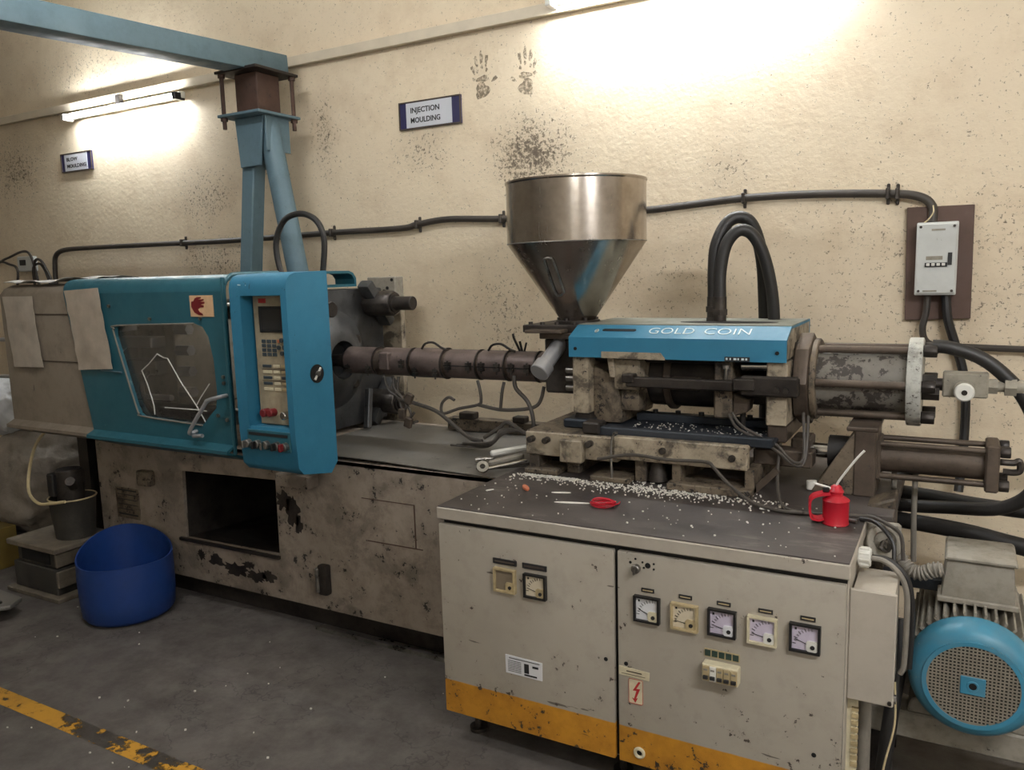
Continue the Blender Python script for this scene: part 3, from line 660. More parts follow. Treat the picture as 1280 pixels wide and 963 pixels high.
for z in (.97, 1.07, 1.17, 1.27): build('mould_bolt', MB().hexb((-3.27, 2.56, z), (-3.18, 2.56, z), .026), 'aluminium', md)
build('water_hose', MB().tube([(-3.62, 2.55, 1.20), (-3.56, 2.44, 1.14), (-3.50, 2.42, 1.02), (-3.48, 2.46, .90), (-3.50, 2.6, .80)], .010, 8), 'white_plastic', md)
build('water_hose', MB().tube([(-3.42, 2.55, 1.10), (-3.38, 2.43, 1.03), (-3.36, 2.42, .94), (-3.38, 2.5, .82)], .010, 8), 'black_rubber', md)
for y in (2.52, 3.08):
    for z in (.88, 1.36): build('tie_bar', MB().cyl((-3.84, y, z), (-2.62, y, z), .038, n=20), 'mid_steel', md)

# stationary platen with nuts
sp = thing('fixed_platen', 'dark cast iron platen with large tie bar nuts', 'platen', (-2.55, 2.8, .78))
build('plate', MB().box(-2.64, -2.52, 2.42, 3.19, .785, 1.44), 'platen_iron', sp, bev=.012, seg=2)
build('boss', MB().lathe([(.088, -.075), (.088, 0), (.125, -.004), (.165, -.025), (.235, -.072)], (-2.45, 2.8, 1.12), (1, 0, 0), 32), 'platen_iron', sp, angle=50)
build('nozzle_bore', MB().cyl((-2.519, 2.8, 1.12), (-2.515, 2.8, 1.12), .09, n=32), 'void', sp)
for y in (2.52, 3.08):
    for z in (.885, 1.365):
        sg = -1 if z > 1.1 else 1
        n_ = build('tie_bar_nut', MB().cyl((-2.52, y, z), (-2.36, y, z), .062, n=8), 'bolt_steel', sp, bev=.006)
        build('nut_collar', MB().cyl((-2.39, y, z), (-2.35, y, z), .044, n=24), 'dark_steel', n_)
        build('bar_end', MB().cyl((-2.36, y, z), (-2.25 if z > 1.1 else -2.33, y, z), .033, n=24), 'dark_steel', n_, bev=.003)
        build('lug', MB().obox((-2.47, y + (.0), z), (.07, .05, .26), Matrix.Rotation((.7 if (y > 2.8) == (z > 1.1) else -.7) * 1, 3, 'X')), 'platen_iron', n_, bev=.012, seg=2)
for y, z in ((2.70, 1.33), (2.64, 1.20), (2.93, 1.20), (2.90, 1.0), (2.66, .98)): build('bolt', MB().cyl((-2.51, y, z), (-2.47, y, z), .026, n=14), 'bolt_steel', sp, bev=.004)
build('brace', MB().bar((-2.42, 2.93, .97), (-2.40, 2.88, .79), .03, .03, (1, 0, 0)), 'platen_iron', sp, bev=.004)
rp = thing('rear_post', 'pale chipped steel posts standing behind the platen', 'post', (-2.5, 3.3, .76))
build('post', MB().box(-2.66, -2.48, 3.25, 3.32, .5, 1.49), 'grey_cast', rp, bev=.004)
build('post', MB().box(-2.56, -2.43, 3.22, 3.25, .5, 1.372), 'beige_machine', rp, bev=.004)
for x, z in ((-2.55, 1.42), (-2.53, 1.435), (-2.53, 1.405), (-2.50, 1.475)): build('bolt_hole', MB().cyl((x, 3.245, z), (x, 3.251, z), .008, n=8), 'void', rp)
rc = thing('rear_guard', 'teal rear guard with curved end behind the control panel', 'machine cover', (-2.6, 2.9, 1.44))
build('hood', MB().prism([(2.5, 1.45), (3.0, 1.45), (3.0, 1.49), (2.98, 1.515), (2.95, 1.525), (2.5, 1.525), (2.5, 1.513), (2.945, 1.513), (2.97, 1.505), (2.987, 1.485), (2.987, 1.462), (2.5, 1.462)], 'x', -2.64, -2.52), 'teal', rc)

# ------------------------------------------------------------------ control panel
cp = thing('control_panel', 'bright teal control panel housing with keypad and screen', 'control panel', (-2.24, 2.2, .74))
side = [(2.12, .80), (2.112, .93), (2.112, 1.465), (2.118, 1.49), (2.134, 1.508), (2.16, 1.517), (2.33, 1.523), (2.33, .785), (2.292, .745), (2.145, .773)]
xa, xb = -2.388, -2.100
hs = MB().prism(side, 'x', xa, xa + .055).prism(side, 'x', xb - .028, xb)
hood = [(2.112, 1.438), (2.112, 1.465), (2.118, 1.49), (2.134, 1.508), (2.16, 1.517), (2.33, 1.523), (2.33, 1.438)]
hs.prism(hood, 'x', xa + .055, xb - .028)
hs.prism([(2.12, .80), (2.112, .93), (2.118, .947), (2.33, .947), (2.33, .785), (2.292, .745), (2.145, .773)], 'x', xa + .055, xb - .028)
hs.box(xa + .055, xb - .028, 2.175, 2.33, .947, 1.438)
build('housing', hs, 'teal_bright', cp, angle=40)
px0, px1, pz0, pz1 = -2.320, -2.130, .950, 1.436
fc = build('keypad_face', MB().box(px0, px1, 2.160, 2.176, pz0, pz1), 'panel_face', cp, bev=.002)
def U(u, v): return px0 + u * (px1 - px0), pz1 - v * (pz1 - pz0)
def kb(u0, u1, v0, v1, y0=2.157, mat='key_dark', n='key', bev=.001):
    x0, z1 = U(u0, v0); x1, z0 = U(u1, v1); return build(n, MB().box(x0, x1, y0, 2.161, z0, z1), mat, fc, bev=bev)
kb(.16, .90, .08, .28, 2.156, 'black_plastic', 'screen_frame'); kb(.22, .84, .095, .265, 2.1545, 'screen_dark', 'screen')
kb(.16, .36, .02, .055, 2.158, 'red_print', 'red_label')
for r_ in range(4):
    for c_ in range(3):
        kb(.18 + c_ * .14, .29 + c_ * .14, .335 + r_ * .034, .362 + r_ * .034)
for u, v in ((.72, .34), (.64, .395), (.78, .395), (.92, .395), (.72, .44)):
    x, z = U(u, v); build('key', MB().cyl((x, 2.154, z), (x, 2.161, z), .0085, n=12), 'key_dark', fc)
kb(.60, .67, .335, .36, mat='orange_chip'); kb(.86, .93, .335, .36, mat='cream_aged')
for i, v in enumerate((.53, .575, .62, .665, .71)):
    for u0, u1, mt in ((.16, .40, 'key_dark' if i in (0, 2, 3) else 'cream_plastic'), (.45, .62, 'cream_plastic'), (.66, .78, 'key_dark' if i == 2 else 'cream_aged'), (.81, .93, 'key_dark' if i == 2 else 'cream_plastic')):
        kb(u0, u1, v, v + .022, mat=mt)
kb(.12, .96, .562, .566, mat='brown_steel', n='divider'); kb(.12, .96, .652, .656, mat='brown_steel', n='divider')
for u, v, mt, r_ in ((.22, .905, 'dark_red', .016), (.40, .90, 'dark_red', .015), (.76, .915, 'chrome', .015)):
    x, z = U(u, v); build('push_button', MB().cyl((x, 2.128, z), (x, 2.161, z), r_, n=18), mt, fc, bev=.003)
build('mount_foot', MB().box(-2.36, -2.31, 2.31, 2.46, .7645, .80), 'dark_steel', cp)
build('shade_plate', MB().box(-2.60, -2.30, 2.331, 2.345, .77, 1.50), 'void', cp)  # dark sheet standing in for shade between guard door and panel
sb = build('switch_strip', MB().box(-2.345, -2.125, 2.108, 2.120, .86, .935), 'teal', cp, bev=.002)
build('strip_caption', MB().box(-2.335, -2.135, 2.1065, 2.1085, .915, .926), 'print_black', sb)
for i, (x, mt) in enumerate(((-2.335, 'mid_steel'), (-2.285, 'black_plastic'), (-2.240, 'chrome'), (-2.185, 'black_plastic'), (-2.145, 'dark_red'))):
    k = build('selector_switch', MB().cyl((x, 2.088, .883), (x, 2.112, .883), .0155, n=16), 'mid_steel', cp, bev=.002)
    build('knob', MB().box(x - .005, x + .005, 2.070, 2.090, .869, .897), mt, k, bev=.002)
lk = build('side_lock', MB().lathe([(0, 0), (.035, 0), (.035, .006), (0, .006)], (-2.102, 2.243, 1.14), (1, 0, 0), 28), 'black_plastic', cp)
build('lock_core', MB().cyl((-2.10, 2.243, 1.14), (-2.088, 2.243, 1.14), .010, n=14), 'mid_steel', lk)
build('lock_bar', MB().obox((-2.094, 2.243, 1.14), (.006, .054, .007), Matrix.Rotation(.9, 3, 'X')), 'white_plastic', lk)
mb = MB()
for p in ([(-2.345, 1.47), (-2.338, 1.488), (-2.322, 1.487)], [(-2.342, 1.479), (-2.328, 1.478)], [(-2.315, 1.468), (-2.31, 1.486), (-2.297, 1.484), (-2.302, 1.475)], [(-2.24, 1.488), (-2.215, 1.489)], [(-2.228, 1.488), (-2.226, 1.468)], [(-2.205, 1.485), (-2.195, 1.468), (-2.185, 1.487)]):
    mb.tube([(x, 2.122 if z > 1.48 else 2.115, z) for x, z in p], .0022, 5, 0)
build('scratched_marks', mb, 'print_white', cp)

# ================================================================== injection unit
AX = 1.122          # height of the barrel axis
YA = 2.80
br = thing('barrel', 'brown heated injection barrel wrapped in heater bands', 'barrel', (-1.9, YA, 1.06))
build('tube', MB().cyl((-2.41, YA, AX - .004), (-1.22, YA, AX + .004), .053, n=32), 'brown_steel', br)
build('nozzle', MB().lathe([(.05, 0), (.046, .02), (.03, .04), (.026, .10), (.012, .12), (0, .12)], (-2.41, YA, AX - .004), (-1, 0, 0), 24), 'dark_steel', br)
for i, (x0, x1) in enumerate(((-2.405, -2.24), (-2.205, -2.05), (-2.035, -1.88), (-1.862, -1.712), (-1.700, -1.578), (-1.562, -1.44), (-1.43, -1.345))):
    r_ = .061 if i not in (2,) else .064
    b_ = build('heater_band', MB().cyl((x0, YA, AX), (x1, YA, AX), r_, n=36), 'heater_band', br, bev=.002)
    low = i in (0, 2)
    for x in ((x0 + .025, x1 - .025) if i < 6 else ()):
        a_ = -.55 if low else -.02
        y_, z_ = YA - math.cos(a_) * r_, AX + math.sin(a_) * r_
        build('band_clamp', MB().box(x - .012, x + .012, y_ - .012, y_ + .006, z_ + .003, z_ + .016).box(x - .012, x + .012, y_ - .012, y_ + .006, z_ - .016, z_ - .003).cyl((x, y_ - .006, z_ - .028), (x, y_ - .006, z_ + .022), .0035, n=8), 'bolt_steel', b_)
    if i >= 3:
        build('band_seam', MB().box(x0, x1, YA - r_ - .0015, YA - r_ + .004, AX - .004, AX), 'void', b_)
    build('band_rim', MB().lathe([(r_ - .002, -.002), (r_ + .003, -.002), (r_ + .003, .003), (r_ - .002, .003)], (x1, YA, AX), (1, 0, 0), 32, True), 'dark_steel', b_)
build('terminal_box', MB().box(-2.19, -2.14, YA - .075, YA - .03, AX - .03, AX + .045), 'heater_band', br, bev=.004)
for x in (-1.93, -1.60): build('lead_loop', MB().tube([(x - .06, YA - .03, AX + .062), (x - .04, YA - .03, AX + .085), (x, YA - .03, AX + .09), (x + .04, YA - .03, AX + .07), (x + .06, YA - .02, AX + .06)], .005, 6), 'dark_steel', br)
build('lead_spray', MB().tube([(-1.53, YA, AX + .06), (-1.555, YA, AX + .11), (-1.56, YA, AX + .13)], .005, 6).tube([(-1.52, YA, AX + .06), (-1.53, YA, AX + .10)], .005, 6).tube([(-1.51, YA, AX + .06), (-1.50, YA, AX + .095)], .004, 6), 'dark_steel', br)
# wiring harness under the barrel: every lead a part
hn = thing('wire_harness', 'dark wires hanging below the injection barrel', 'wires', (-1.75, 2.75, .79))
for i, (p, r_) in enumerate((
        ([(-1.71, 2.76, 1.06), (-1.695, 2.75, 1.03), (-1.69, 2.75, .985), (-1.705, 2.75, .962), (-1.80, 2.75, .94), (-1.88, 2.75, .915), (-1.885, 2.75, .955), (-1.85, 2.75, .985), (-1.82, 2.75, .975)], .0065),
        ([(-2.11, 2.75, .965), (-2.02, 2.75, .95), (-1.92, 2.75, .925), (-1.85, 2.74, .89), (-1.80, 2.74, .855), (-1.74, 2.74, .82), (-1.68, 2.73, .815)], .0085),
        ([(-1.705, 2.75, .962), (-1.60, 2.75, .948), (-1.50, 2.75, .955), (-1.44, 2.75, .97), (-1.415, 2.75, 1.0), (-1.405, 2.76, 1.05)], .0075),
        ([(-1.585, 2.76, 1.06), (-1.59, 2.75, 1.02), (-1.60, 2.75, .948)], .0065),
        ([(-1.53, 2.745, 1.09), (-1.52, 2.74, 1.04), (-1.47, 2.74, .99), (-1.448, 2.74, .93), (-1.45, 2.74, .88), (-1.48, 2.74, .86), (-1.56, 2.74, .90), (-1.60, 2.74, .875), (-1.67, 2.73, .83)], .0085),
        ([(-2.15, 2.77, 1.06), (-2.13, 2.75, 1.01), (-2.09, 2.75, .97), (-2.07, 2.75, .93), (-2.10, 2.75, .90), (-2.06, 2.75, .88), (-2.03, 2.75, .91)], .006),
        ([(-2.12, 2.77, 1.06), (-2.12, 2.76, .99), (-2.08, 2.76, .95), (-2.055, 2.76, .90), (-2.07, 2.76, .86), (-2.02, 2.76, .87)], .006),
        ([(-2.20, 2.77, 1.06), (-2.17, 2.76, 1.0), (-2.12, 2.76, .965), (-2.09, 2.76, .88), (-2.04, 2.76, .86)], .006))):
    build('lead', MB().tube(p, r_, 7), 'grey_cable', hn)
for x, z in ((-2.09, .90), (-2.05, .97), (-2.06, .865)): build('connector', MB().obox((x, 2.745, z), (.035, .02, .045), Matrix.Rotation(x * 9, 3, 'Y')), 'brown_steel', hn, bev=.003)
cg = thing('cable_coil', 'tangle of thin grey cables on the metal sheet', 'cables', (-1.66, 2.70, .785))
for i in range(5):
    q = i * .9; build('strand', MB().tube([(-1.80 + .02 * i, 2.68 + .015 * i, .80), (-1.72, 2.66 + .02 * math.sin(q), .805 + .004 * i), (-1.64 + .01 * i, 2.69 + .02 * math.cos(q), .80 + .008 * i), (-1.58, 2.72, .85 + .006 * i), (-1.53 + .01 * i, 2.74, .868), (-1.48, 2.76, .85)], .0045, 6), 'grey_cable', cg)

# rail segment behind the sheet
rr = thing('rear_rail', 'low beige rail standing behind the metal sheet', 'rail', (-1.85, 3.05, .77))
build('rail', MB().box(-2.05, -1.45, 3.03, 3.09, .782, .838), 'grimy_beige', rr, bev=.003)
build('block', MB().box(-1.98, -1.90, 3.02, 3.07, .838, .868), 'dark_steel', rr, bev=.004)
build('block', MB().box(-1.70, -1.64, 3.02, 3.07, .838, .865), 'dark_steel', rr, bev=.004)

# ------------------------------------------------------------------ hopper and feed
hp = thing('hopper', 'shiny stainless steel cone hopper above the feed throat', 'hopper', (-1.275, YA, 1.30))
HX = -1.274
build('drum', MB().lathe([(.262, 1.600), (.262, 1.815), (.266, 1.820), (.266, 1.826), (.259, 1.826), (.259, 1.602)], (HX, YA, 0), (0, 0, 1), 72, True), 'stainless', hp)
build('cone', MB().lathe([(.064, 1.308), (.262, 1.600), (.258, 1.602), (.060, 1.309)], (HX, YA, 0), (0, 0, 1), 72, True), 'stainless', hp)
build('weld_bead', MB().ring((HX, YA, 1.600), (0, 0, 1), .2615, .0022, 72, 6), 'mid_steel', hp)
# slot shaped sight window on the cone, following the slope
cd = Vector((-.044, -.999, 0)).normalized(); sl = (cd * (.262 - .064) + Vector((0, 0, .292))).normalized(); nn = sl.cross(Vector((-cd.y, cd.x, 0))).normalized()
if nn.dot(cd) < 0: nn = -nn
def cone_pt(z): return Vector((HX, YA, z)) + cd * (.064 + (z - 1.308) * .198 / .292)
tt = Vector((-cd.y, cd.x, 0)); a_, b_ = cone_pt(1.42), cone_pt(1.53)
pts = [a_ + tt * .018 + nn * .003, b_ + tt * .018 + nn * .003, b_ + sl * .016 + tt * .008 + nn * .003, b_ + sl * .016 - tt * .008 + nn * .003, b_ - tt * .018 + nn * .003, a_ - tt * .018 + nn * .003, a_ - sl * .014 + nn * .002, a_ + tt * .018 + nn * .003]
build('sight_slot', MB().tube(pts, .004, 6, 3), 'mid_steel', hp)
build('flange', MB().cyl((HX, YA, 1.298), (HX, YA, 1.310), .085, n=32), 'dark_steel', hp, bev=.002)
for i in range(6):
    a = i * PI / 3 + .3; p = Vector((HX + .072 * math.cos(a), YA + .072 * math.sin(a), 1.310)); build('bolt', MB().hexb(p, p + Vector((0, 0, .010)), .008), 'bolt_steel', hp)
fd = thing('feed_block', 'dark steel feed slide plate under the hopper', 'feed block', (-1.3, YA, 1.1))
build('slide_plate', MB().box(-1.44, -1.175, 2.66, 2.95, 1.270, 1.298), 'dark_steel', fd, bev=.003)
build('lower_slide', MB().box(-1.36, -1.225, 2.64, 2.92, 1.248, 1.270), 'brown_steel', fd, bev=.003)
build('slide_tongue', MB().box(-1.40, -1.25, 2.60, 2.66, 1.272, 1.284), 'brown_steel', fd, bev=.002)
for x in (-1.42, -1.37, -1.31, -1.24): build('bolt', MB().hexb((x, 2.69, 1.298), (x, 2.69, 1.308), .009), 'bolt_steel', fd)
build('throat', MB().box(-1.36, -1.20, 2.68, 2.92, 1.04, 1.248), 'dark_steel', fd, bev=.008)
for z in (1.135, 1.105, 1.07):
    build('bolt', MB().cyl((-1.25, 2.64, z), (-1.205, 2.64, z), .011, n=12), 'mid_steel', fd)
build('drain_chute', MB().cyl((-1.295, 2.70, 1.235), (-1.322, 2.585, 1.145), .029, n=28), 'aluminium', fd)
build('chute_collar', MB().cyl((-1.318, 2.603, 1.158), (-1.326, 2.565, 1.130), .037, n=28), 'aluminium', fd, bev=.003)

# ------------------------------------------------------------------ carriage with blue cover
ca = thing('injection_carriage', 'greasy injection carriage with plates and guide bars under a teal cover', 'carriage', (-.84, 2.8, .93))
cv = [(2.58, 1.192), (2.58, 1.263), (2.662, 1.300), (3.02, 1.302), (3.02, 1.20), (3.012, 1.20), (3.012, 1.294), (2.665, 1.292), (2.588, 1.257), (2.588, 1.192)]
X0, X1 = -1.211, -.463
co = build('cover', MB().prism(cv, 'x', X0, X1), 'teal_bright', ca, angle=20, label='faded teal sheet metal cover')
build('cover_end', MB().prism([(2.588, 1.20), (2.588, 1.257), (2.665, 1.292), (3.012, 1.294), (3.012, 1.20)], 'x', X1 - .008, X1 - .001), 'beige_machine', co)
build('dusty_top', MB().box(X0 + .001, X1 - .001, 2.668, 3.018, 1.3005, 1.3032), 'dusty_teal_top', co)
sd = Vector((0, .082, .037)).normalized(); sn = Vector((0, -.037, .082)).normalized()
for wd_, x_, w2 in (('GOLD', -.93, .158), ('COIN', -.738, .152)):
    build('lettering', text(MB(), wd_, Vector((x_, 2.607, 1.2757)) + sn * .0008, .060, (1, 0, 0), sd, width=w2, bold=-.0006), 'print_white', co, flat=True, label='worn white lettering')
def onslope(x, t): return Vector((x, 2.58, 1.263)) + sd * t
def slot(x0, x1, t0, t1, mat, n, h=.001):
    vs = [onslope(x, t) + sn * k for k in (-.002, h) for x, t in rrect(x0, x1, t0, t1, (t1 - t0) * .45, 4)]; m_ = len(vs) // 2
    build(n, MB().add(vs, [tuple(range(m_)), tuple(range(2 * m_ - 1, m_ - 1, -1))] + [(i, (i + 1) % m_, (i + 1) % m_ + m_, i + m_) for i in range(m_)]), mat, co)
slot(-1.10, -.975, .045, .062, 'void', 'slot'); slot(-1.128, -1.112, .035, .06, 'print_white', 'mark')
build('hose_slot', MB().prism(disc(-.70, 2.80, .17, 24, .05), 'z', 1.302, 1.3042), 'void', co)
for x in (X0 + .026, X1 - .028): build('screw', MB().cyl((x, 2.576, 1.222), (x, 2.581, 1.222), .006, n=10), 'void', co)
build('maker_tag', MB().box(-.655, -.575, 2.577, 2.5805, 1.193, 1.207), 'print_black', co)
for i, w_ in enumerate((.006, .004, .009, .005, .008, .006)): build('tag_mark', MB().box(-.651 + i * .0125, -.651 + i * .0125 + w_, 2.5763, 2.5773, 1.197, 1.2035), 'print_white', co)
build('beige_strip', MB().prism([(-1.083, 1.192), (-1.083, 1.214), (-.87, 1.214), (-.855, 1.196), (-.855, 1.190)], 'y', 2.572, 2.579), 'beige_machine', co)
# end plates
build('front_plate', MB().box(-1.208, -1.145, 2.60, 3.0, .985, 1.192), 'beige_machine', ca, bev=.008, seg=2)
build('front_foot', MB().prism([(-1.20, .985), (-1.15, .985), (-1.12, .935), (-1.215, .935)], 'y', 2.61, 2.99), 'dark_steel', ca)
build('foot_casting', MB().prism([(-1.145, 1.16), (-1.06, 1.12), (-1.03, 1.02), (-1.035, .95), (-1.145, .95)], 'y', 2.64, 2.98), 'grimy_beige', ca, bev=.01, seg=2)
build('bearing_rod', MB().cyl((-1.145, 2.67, 1.115), (-1.02, 2.67, 1.115), .026, n=20), 'dark_steel', ca)
build('casting_block', MB().box(-1.055, -.955, 2.615, 2.98, 1.075, 1.185), 'beige_machine', ca, bev=.012, seg=2)
build('casting_neck', MB().prism([(-1.075, 1.20), (-1.05, 1.20), (-1.045, 1.12), (-1.065, 1.12)], 'y', 2.60, 2.63), 'beige_machine', ca, bev=.003)
build('casting_foot', MB().box(-1.035, -.965, 2.63, 2.96, 1.0, 1.075), 'grimy_beige', ca, bev=.01, seg=2)
build('drive_motor', MB().cyl((-.965, YA, 1.105), (-.70, YA, 1.105), .105, n=36), 'dark_steel', ca, bev=.008)
build('motor_flange', MB().cyl((-.90, YA, 1.105), (-.875, YA, 1.105), .118, n=36), 'brown_steel', ca, bev=.004)
build('motor_valve', MB().box(-.87, -.76, 2.66, 2.72, 1.075, 1.12), 'brown_steel', ca, bev=.012, seg=2)
build('top_block', MB().box(-.86, -.78, 2.70, 2.95, 1.17, 1.26), 'grimy_beige', ca, bev=.005)
build('thrust_plate', MB().box(-.700, -.640, 2.615, 2.98, .995, 1.19), 'grimy_beige', ca, bev=.006)
build('thrust_foot', MB().prism([(-.64, 1.08), (-.585, 1.06), (-.59, 1.02), (-.64, 1.0)], 'y', 2.63, 2.7), 'brown_steel', ca, bev=.004)
build('guide_bar', MB().box(-.995, -.625, 2.572, 2.605, 1.094, 1.128), 'dark_steel', ca, bev=.004)
build('bar_head', MB().box(-1.008, -.965, 2.566, 2.612, 1.108, 1.138), 'bolt_steel', ca, bev=.004)
build('bar_clamp', MB().box(-.625, -.555, 2.56, 2.62, 1.100, 1.138), 'dark_steel', ca, bev=.004)
build('arm_plate', MB().box(-.605, -.425, 2.575, 2.61, 1.082, 1.146), 'dark_steel', ca, bev=.006)
for x in (-.49, -.462): build('bolt', MB().hexb((x, 2.568, 1.105), (x, 2.577, 1.105), .010), 'bolt_steel', ca)
build('stop_rod', MB().cyl((-.61, 2.63, 1.172), (-.525, 2.63, 1.174), .0155, n=20), 'chrome', ca)
build('set_pin', MB().cyl((-.655, 2.60, 1.13), (-.655, 2.60, 1.165), .006, n=10).cyl((-.655, 2.60, 1.165), (-.655, 2.60, 1.178), .012, n=12), 'mid_steel', ca)
build('rear_plate', MB().box(-.527, -.463, 2.60, 3.0, .985, 1.192), 'beige_machine', ca, bev=.004)
build('rear_foot', MB().box(-.523, -.463, 2.61, 2.99, .93, .985), 'brown_steel', ca, bev=.004)
build('guide_shaft', MB().cyl((-1.145, 2.93, 1.14), (-.52, 2.93, 1.14), .028, n=20), 'mid_steel', ca)
build('guide_shaft', MB().cyl((-1.145, 2.68, 1.19), (-.52, 2.68, 1.19), .022, n=20), 'dark_steel', ca)
build('crosshead', MB().box(-.64, -.54, 2.78, 2.98, 1.02, 1.12), 'dark_steel', ca, bev=.006)
build('drain_rod', MB().cyl((-.618, 2.68, 1.06), (-.618, 2.68, .955), .010, n=10), 'dark_steel', ca)

# ------------------------------------------------------------------ injection cylinder
ic = thing('injection_cylinder', 'large hydraulic cylinder with tie rods and pale end flange', 'hydraulic cylinder', (-.27, YA, .98))
build('mount_flange', MB().prism(disc(YA, AX - .005, .155, 8), 'x', -.458, -.412), 'brown_steel', ic, bev=.01, seg=2)
build('front_flange', MB().cyl((-.470, YA, AX), (-.448, YA, AX), .125, n=36), 'dark_steel', ic, bev=.003)
build('flange_face', MB().cyl((-.412, YA, AX - .005), (-.392, YA, AX - .005), .135, n=40), 'grimy_beige', ic, bev=.004)
build('bore_tube', MB().cyl((-.395, YA, AX - .003), (-.13, YA, AX - .003), .102, n=48), 'cyl_paint', ic)
build('end_flange', MB().cyl((-.130, YA, AX - .003), (-.088, YA, AX - .003), .140, n=48), 'flange_white', ic, bev=.006, seg=2)
for i in range(6):
    a = math.radians(-1 + 60 * i) + PI; y, z = YA + .119 * math.cos(a), AX - .004 + .119 * math.sin(a)
    r_ = build('tie_rod', MB().cyl((-.39, y, z), (-.06, y, z), .0125, n=14), 'brown_steel', ic)
    build('nut', MB().hexb((-.088, y, z), (-.050, y, z), .021), 'dark_steel', r_, bev=.002)
    build('nut', MB().hexb((-.465, y, z), (-.42, y, z), .025), 'dark_steel', r_, bev=.002)
build('port_fitting', MB().cyl((-.088, 2.76, AX), (-.05, 2.76, AX), .030, n=6).cyl((-.055, 2.76, AX - .002), (-.005, 2.76, AX - .004), .018, n=14), 'dark_steel', ic)
build('port_fitting', MB().cyl((-.088, 2.74, AX - .03), (-.04, 2.74, AX - .03), .022, n=6), 'dark_steel', ic)
vb = thing('valve_block', 'grey hydraulic valve block with round knob behind the cylinder', 'valve', (.025, 2.76, 1.08))
build('block', MB().box(-.033, .088, 2.735, 2.80, 1.084, 1.158), 'valve_grey', vb, bev=.004)
build('boss', MB().cyl((.026, 2.74, 1.108), (.026, 2.71, 1.108), .030, n=28), 'valve_grey', vb, bev=.003)
build('knob', MB().cyl((.026, 2.712, 1.106), (.026, 2.69, 1.106), .027, n=28), 'white_plastic', vb, bev=.004)
build('knob_centre', MB().cyl((.026, 2.691, 1.106), (.026, 2.687, 1.106), .008, n=14), 'bolt_steel', vb)
build('inlet_union', MB().cyl((-.06, 2.765, 1.118), (-.033, 2.765, 1.118), .019, n=14).hexb((-.062, 2.765, 1.118), (-.048, 2.765, 1.118), .026), 'dark_steel', vb)
build('outlet_union', MB().hexb((.088, 2.765, 1.118), (.112, 2.765, 1.118), .024).cyl((.11, 2.765, 1.118), (.135, 2.765, 1.118), .016, n=14).hexb((.13, 2.765, 1.118), (.16, 2.765, 1.118), .028), 'valve_grey', vb)
build('pipe', MB().cyl((.15, 2.765, 1.118), (.5, 2.765, 1.118), .022, n=18), 'valve_grey', vb)

# ------------------------------------------------------------------ carriage cylinder and bracket
lc = thing('carriage_cylinder', 'smaller brown hydraulic cylinder below the large one', 'hydraulic cylinder', (-.06, 2.70, .83))
YL, ZL = 2.70, .893
build('bore_tube', MB().cyl((-.205, YL, ZL), (.09, YL, ZL), .047, n=36), 'brown_steel', lc)
build('end_cap', MB().box(-.215, -.190, YL - .062, YL + .062, ZL - .062, ZL + .062), 'brown_steel', lc, bev=.004)
build('end_cap', MB().box(.088, .124, YL - .068, YL + .068, ZL - .070, ZL + .070), 'brown_steel', lc, bev=.005)
for sy in (-1, 1):
    for sz in (-1, 1):
        y, z = YL + sy * .050, ZL + sz * .050
        r_ = build('tie_rod', MB().cyl((-.205, y, z), (.14, y, z), .009, n=12), 'brown_steel', lc)
        build('nut', MB().hexb((.124, y, z), (.150, y, z), .018), 'dark_steel', r_, bev=.002)
build('port_elbow', MB().tube([(.124, YL, ZL + .01), (.16, YL, ZL + .01), (.175, YL, ZL + .015), (.178, YL, ZL - .01), (.165, YL, ZL - .018), (.135, YL, ZL - .018)], .010, 8), 'bolt_steel', lc)
build('piston_rod', MB().cyl((-.405, YL, ZL + .004), (-.25, YL, ZL + .004), .024, n=24), 'chrome', lc)
build('rod_gland', MB().cyl((-.345, YL, ZL + .004), (-.25, YL, ZL + .004), .052, n=28), 'black_rubber', lc)
build('rod_clevis', MB().box(-.455, -.395, YL - .06, YL + .05, ZL - .045, ZL + .05), 'brown_steel', lc, bev=.006)
bkt = thing('cylinder_bracket', 'brown triangular gusset bracket holding the lower cylinder', 'bracket', (-.25, 2.66, .782))
build('upright', MB().box(-.262, -.200, 2.60, 2.80, .782, .988), 'brown_steel', bkt, bev=.004)
build('gusset', MB().prism([(-.385, .782), (-.262, .985), (-.235, .990), (-.235, .782)], 'y', 2.605, 2.640), 'grimy_beige', bkt, bev=.003)
build('gusset', MB().prism([(-.385, .782), (-.262, .985), (-.235, .990), (-.235, .782)], 'y', 2.765, 2.795), 'grimy_beige', bkt, bev=.003)
build('cap_plate', MB().box(-.285, -.195, 2.60, 2.80, .985, .998), 'brown_steel', bkt, bev=.003)
one('bed_end_block', MB().prism([(-.215, .782), (-.135, .815), (-.135, .60), (-.16, .56), (-.215, .60)], 'y', 2.50, 2.62), 'grimy_beige', 'grimy beige block at the end of the bed below the bracket', 'block', bev=.006)

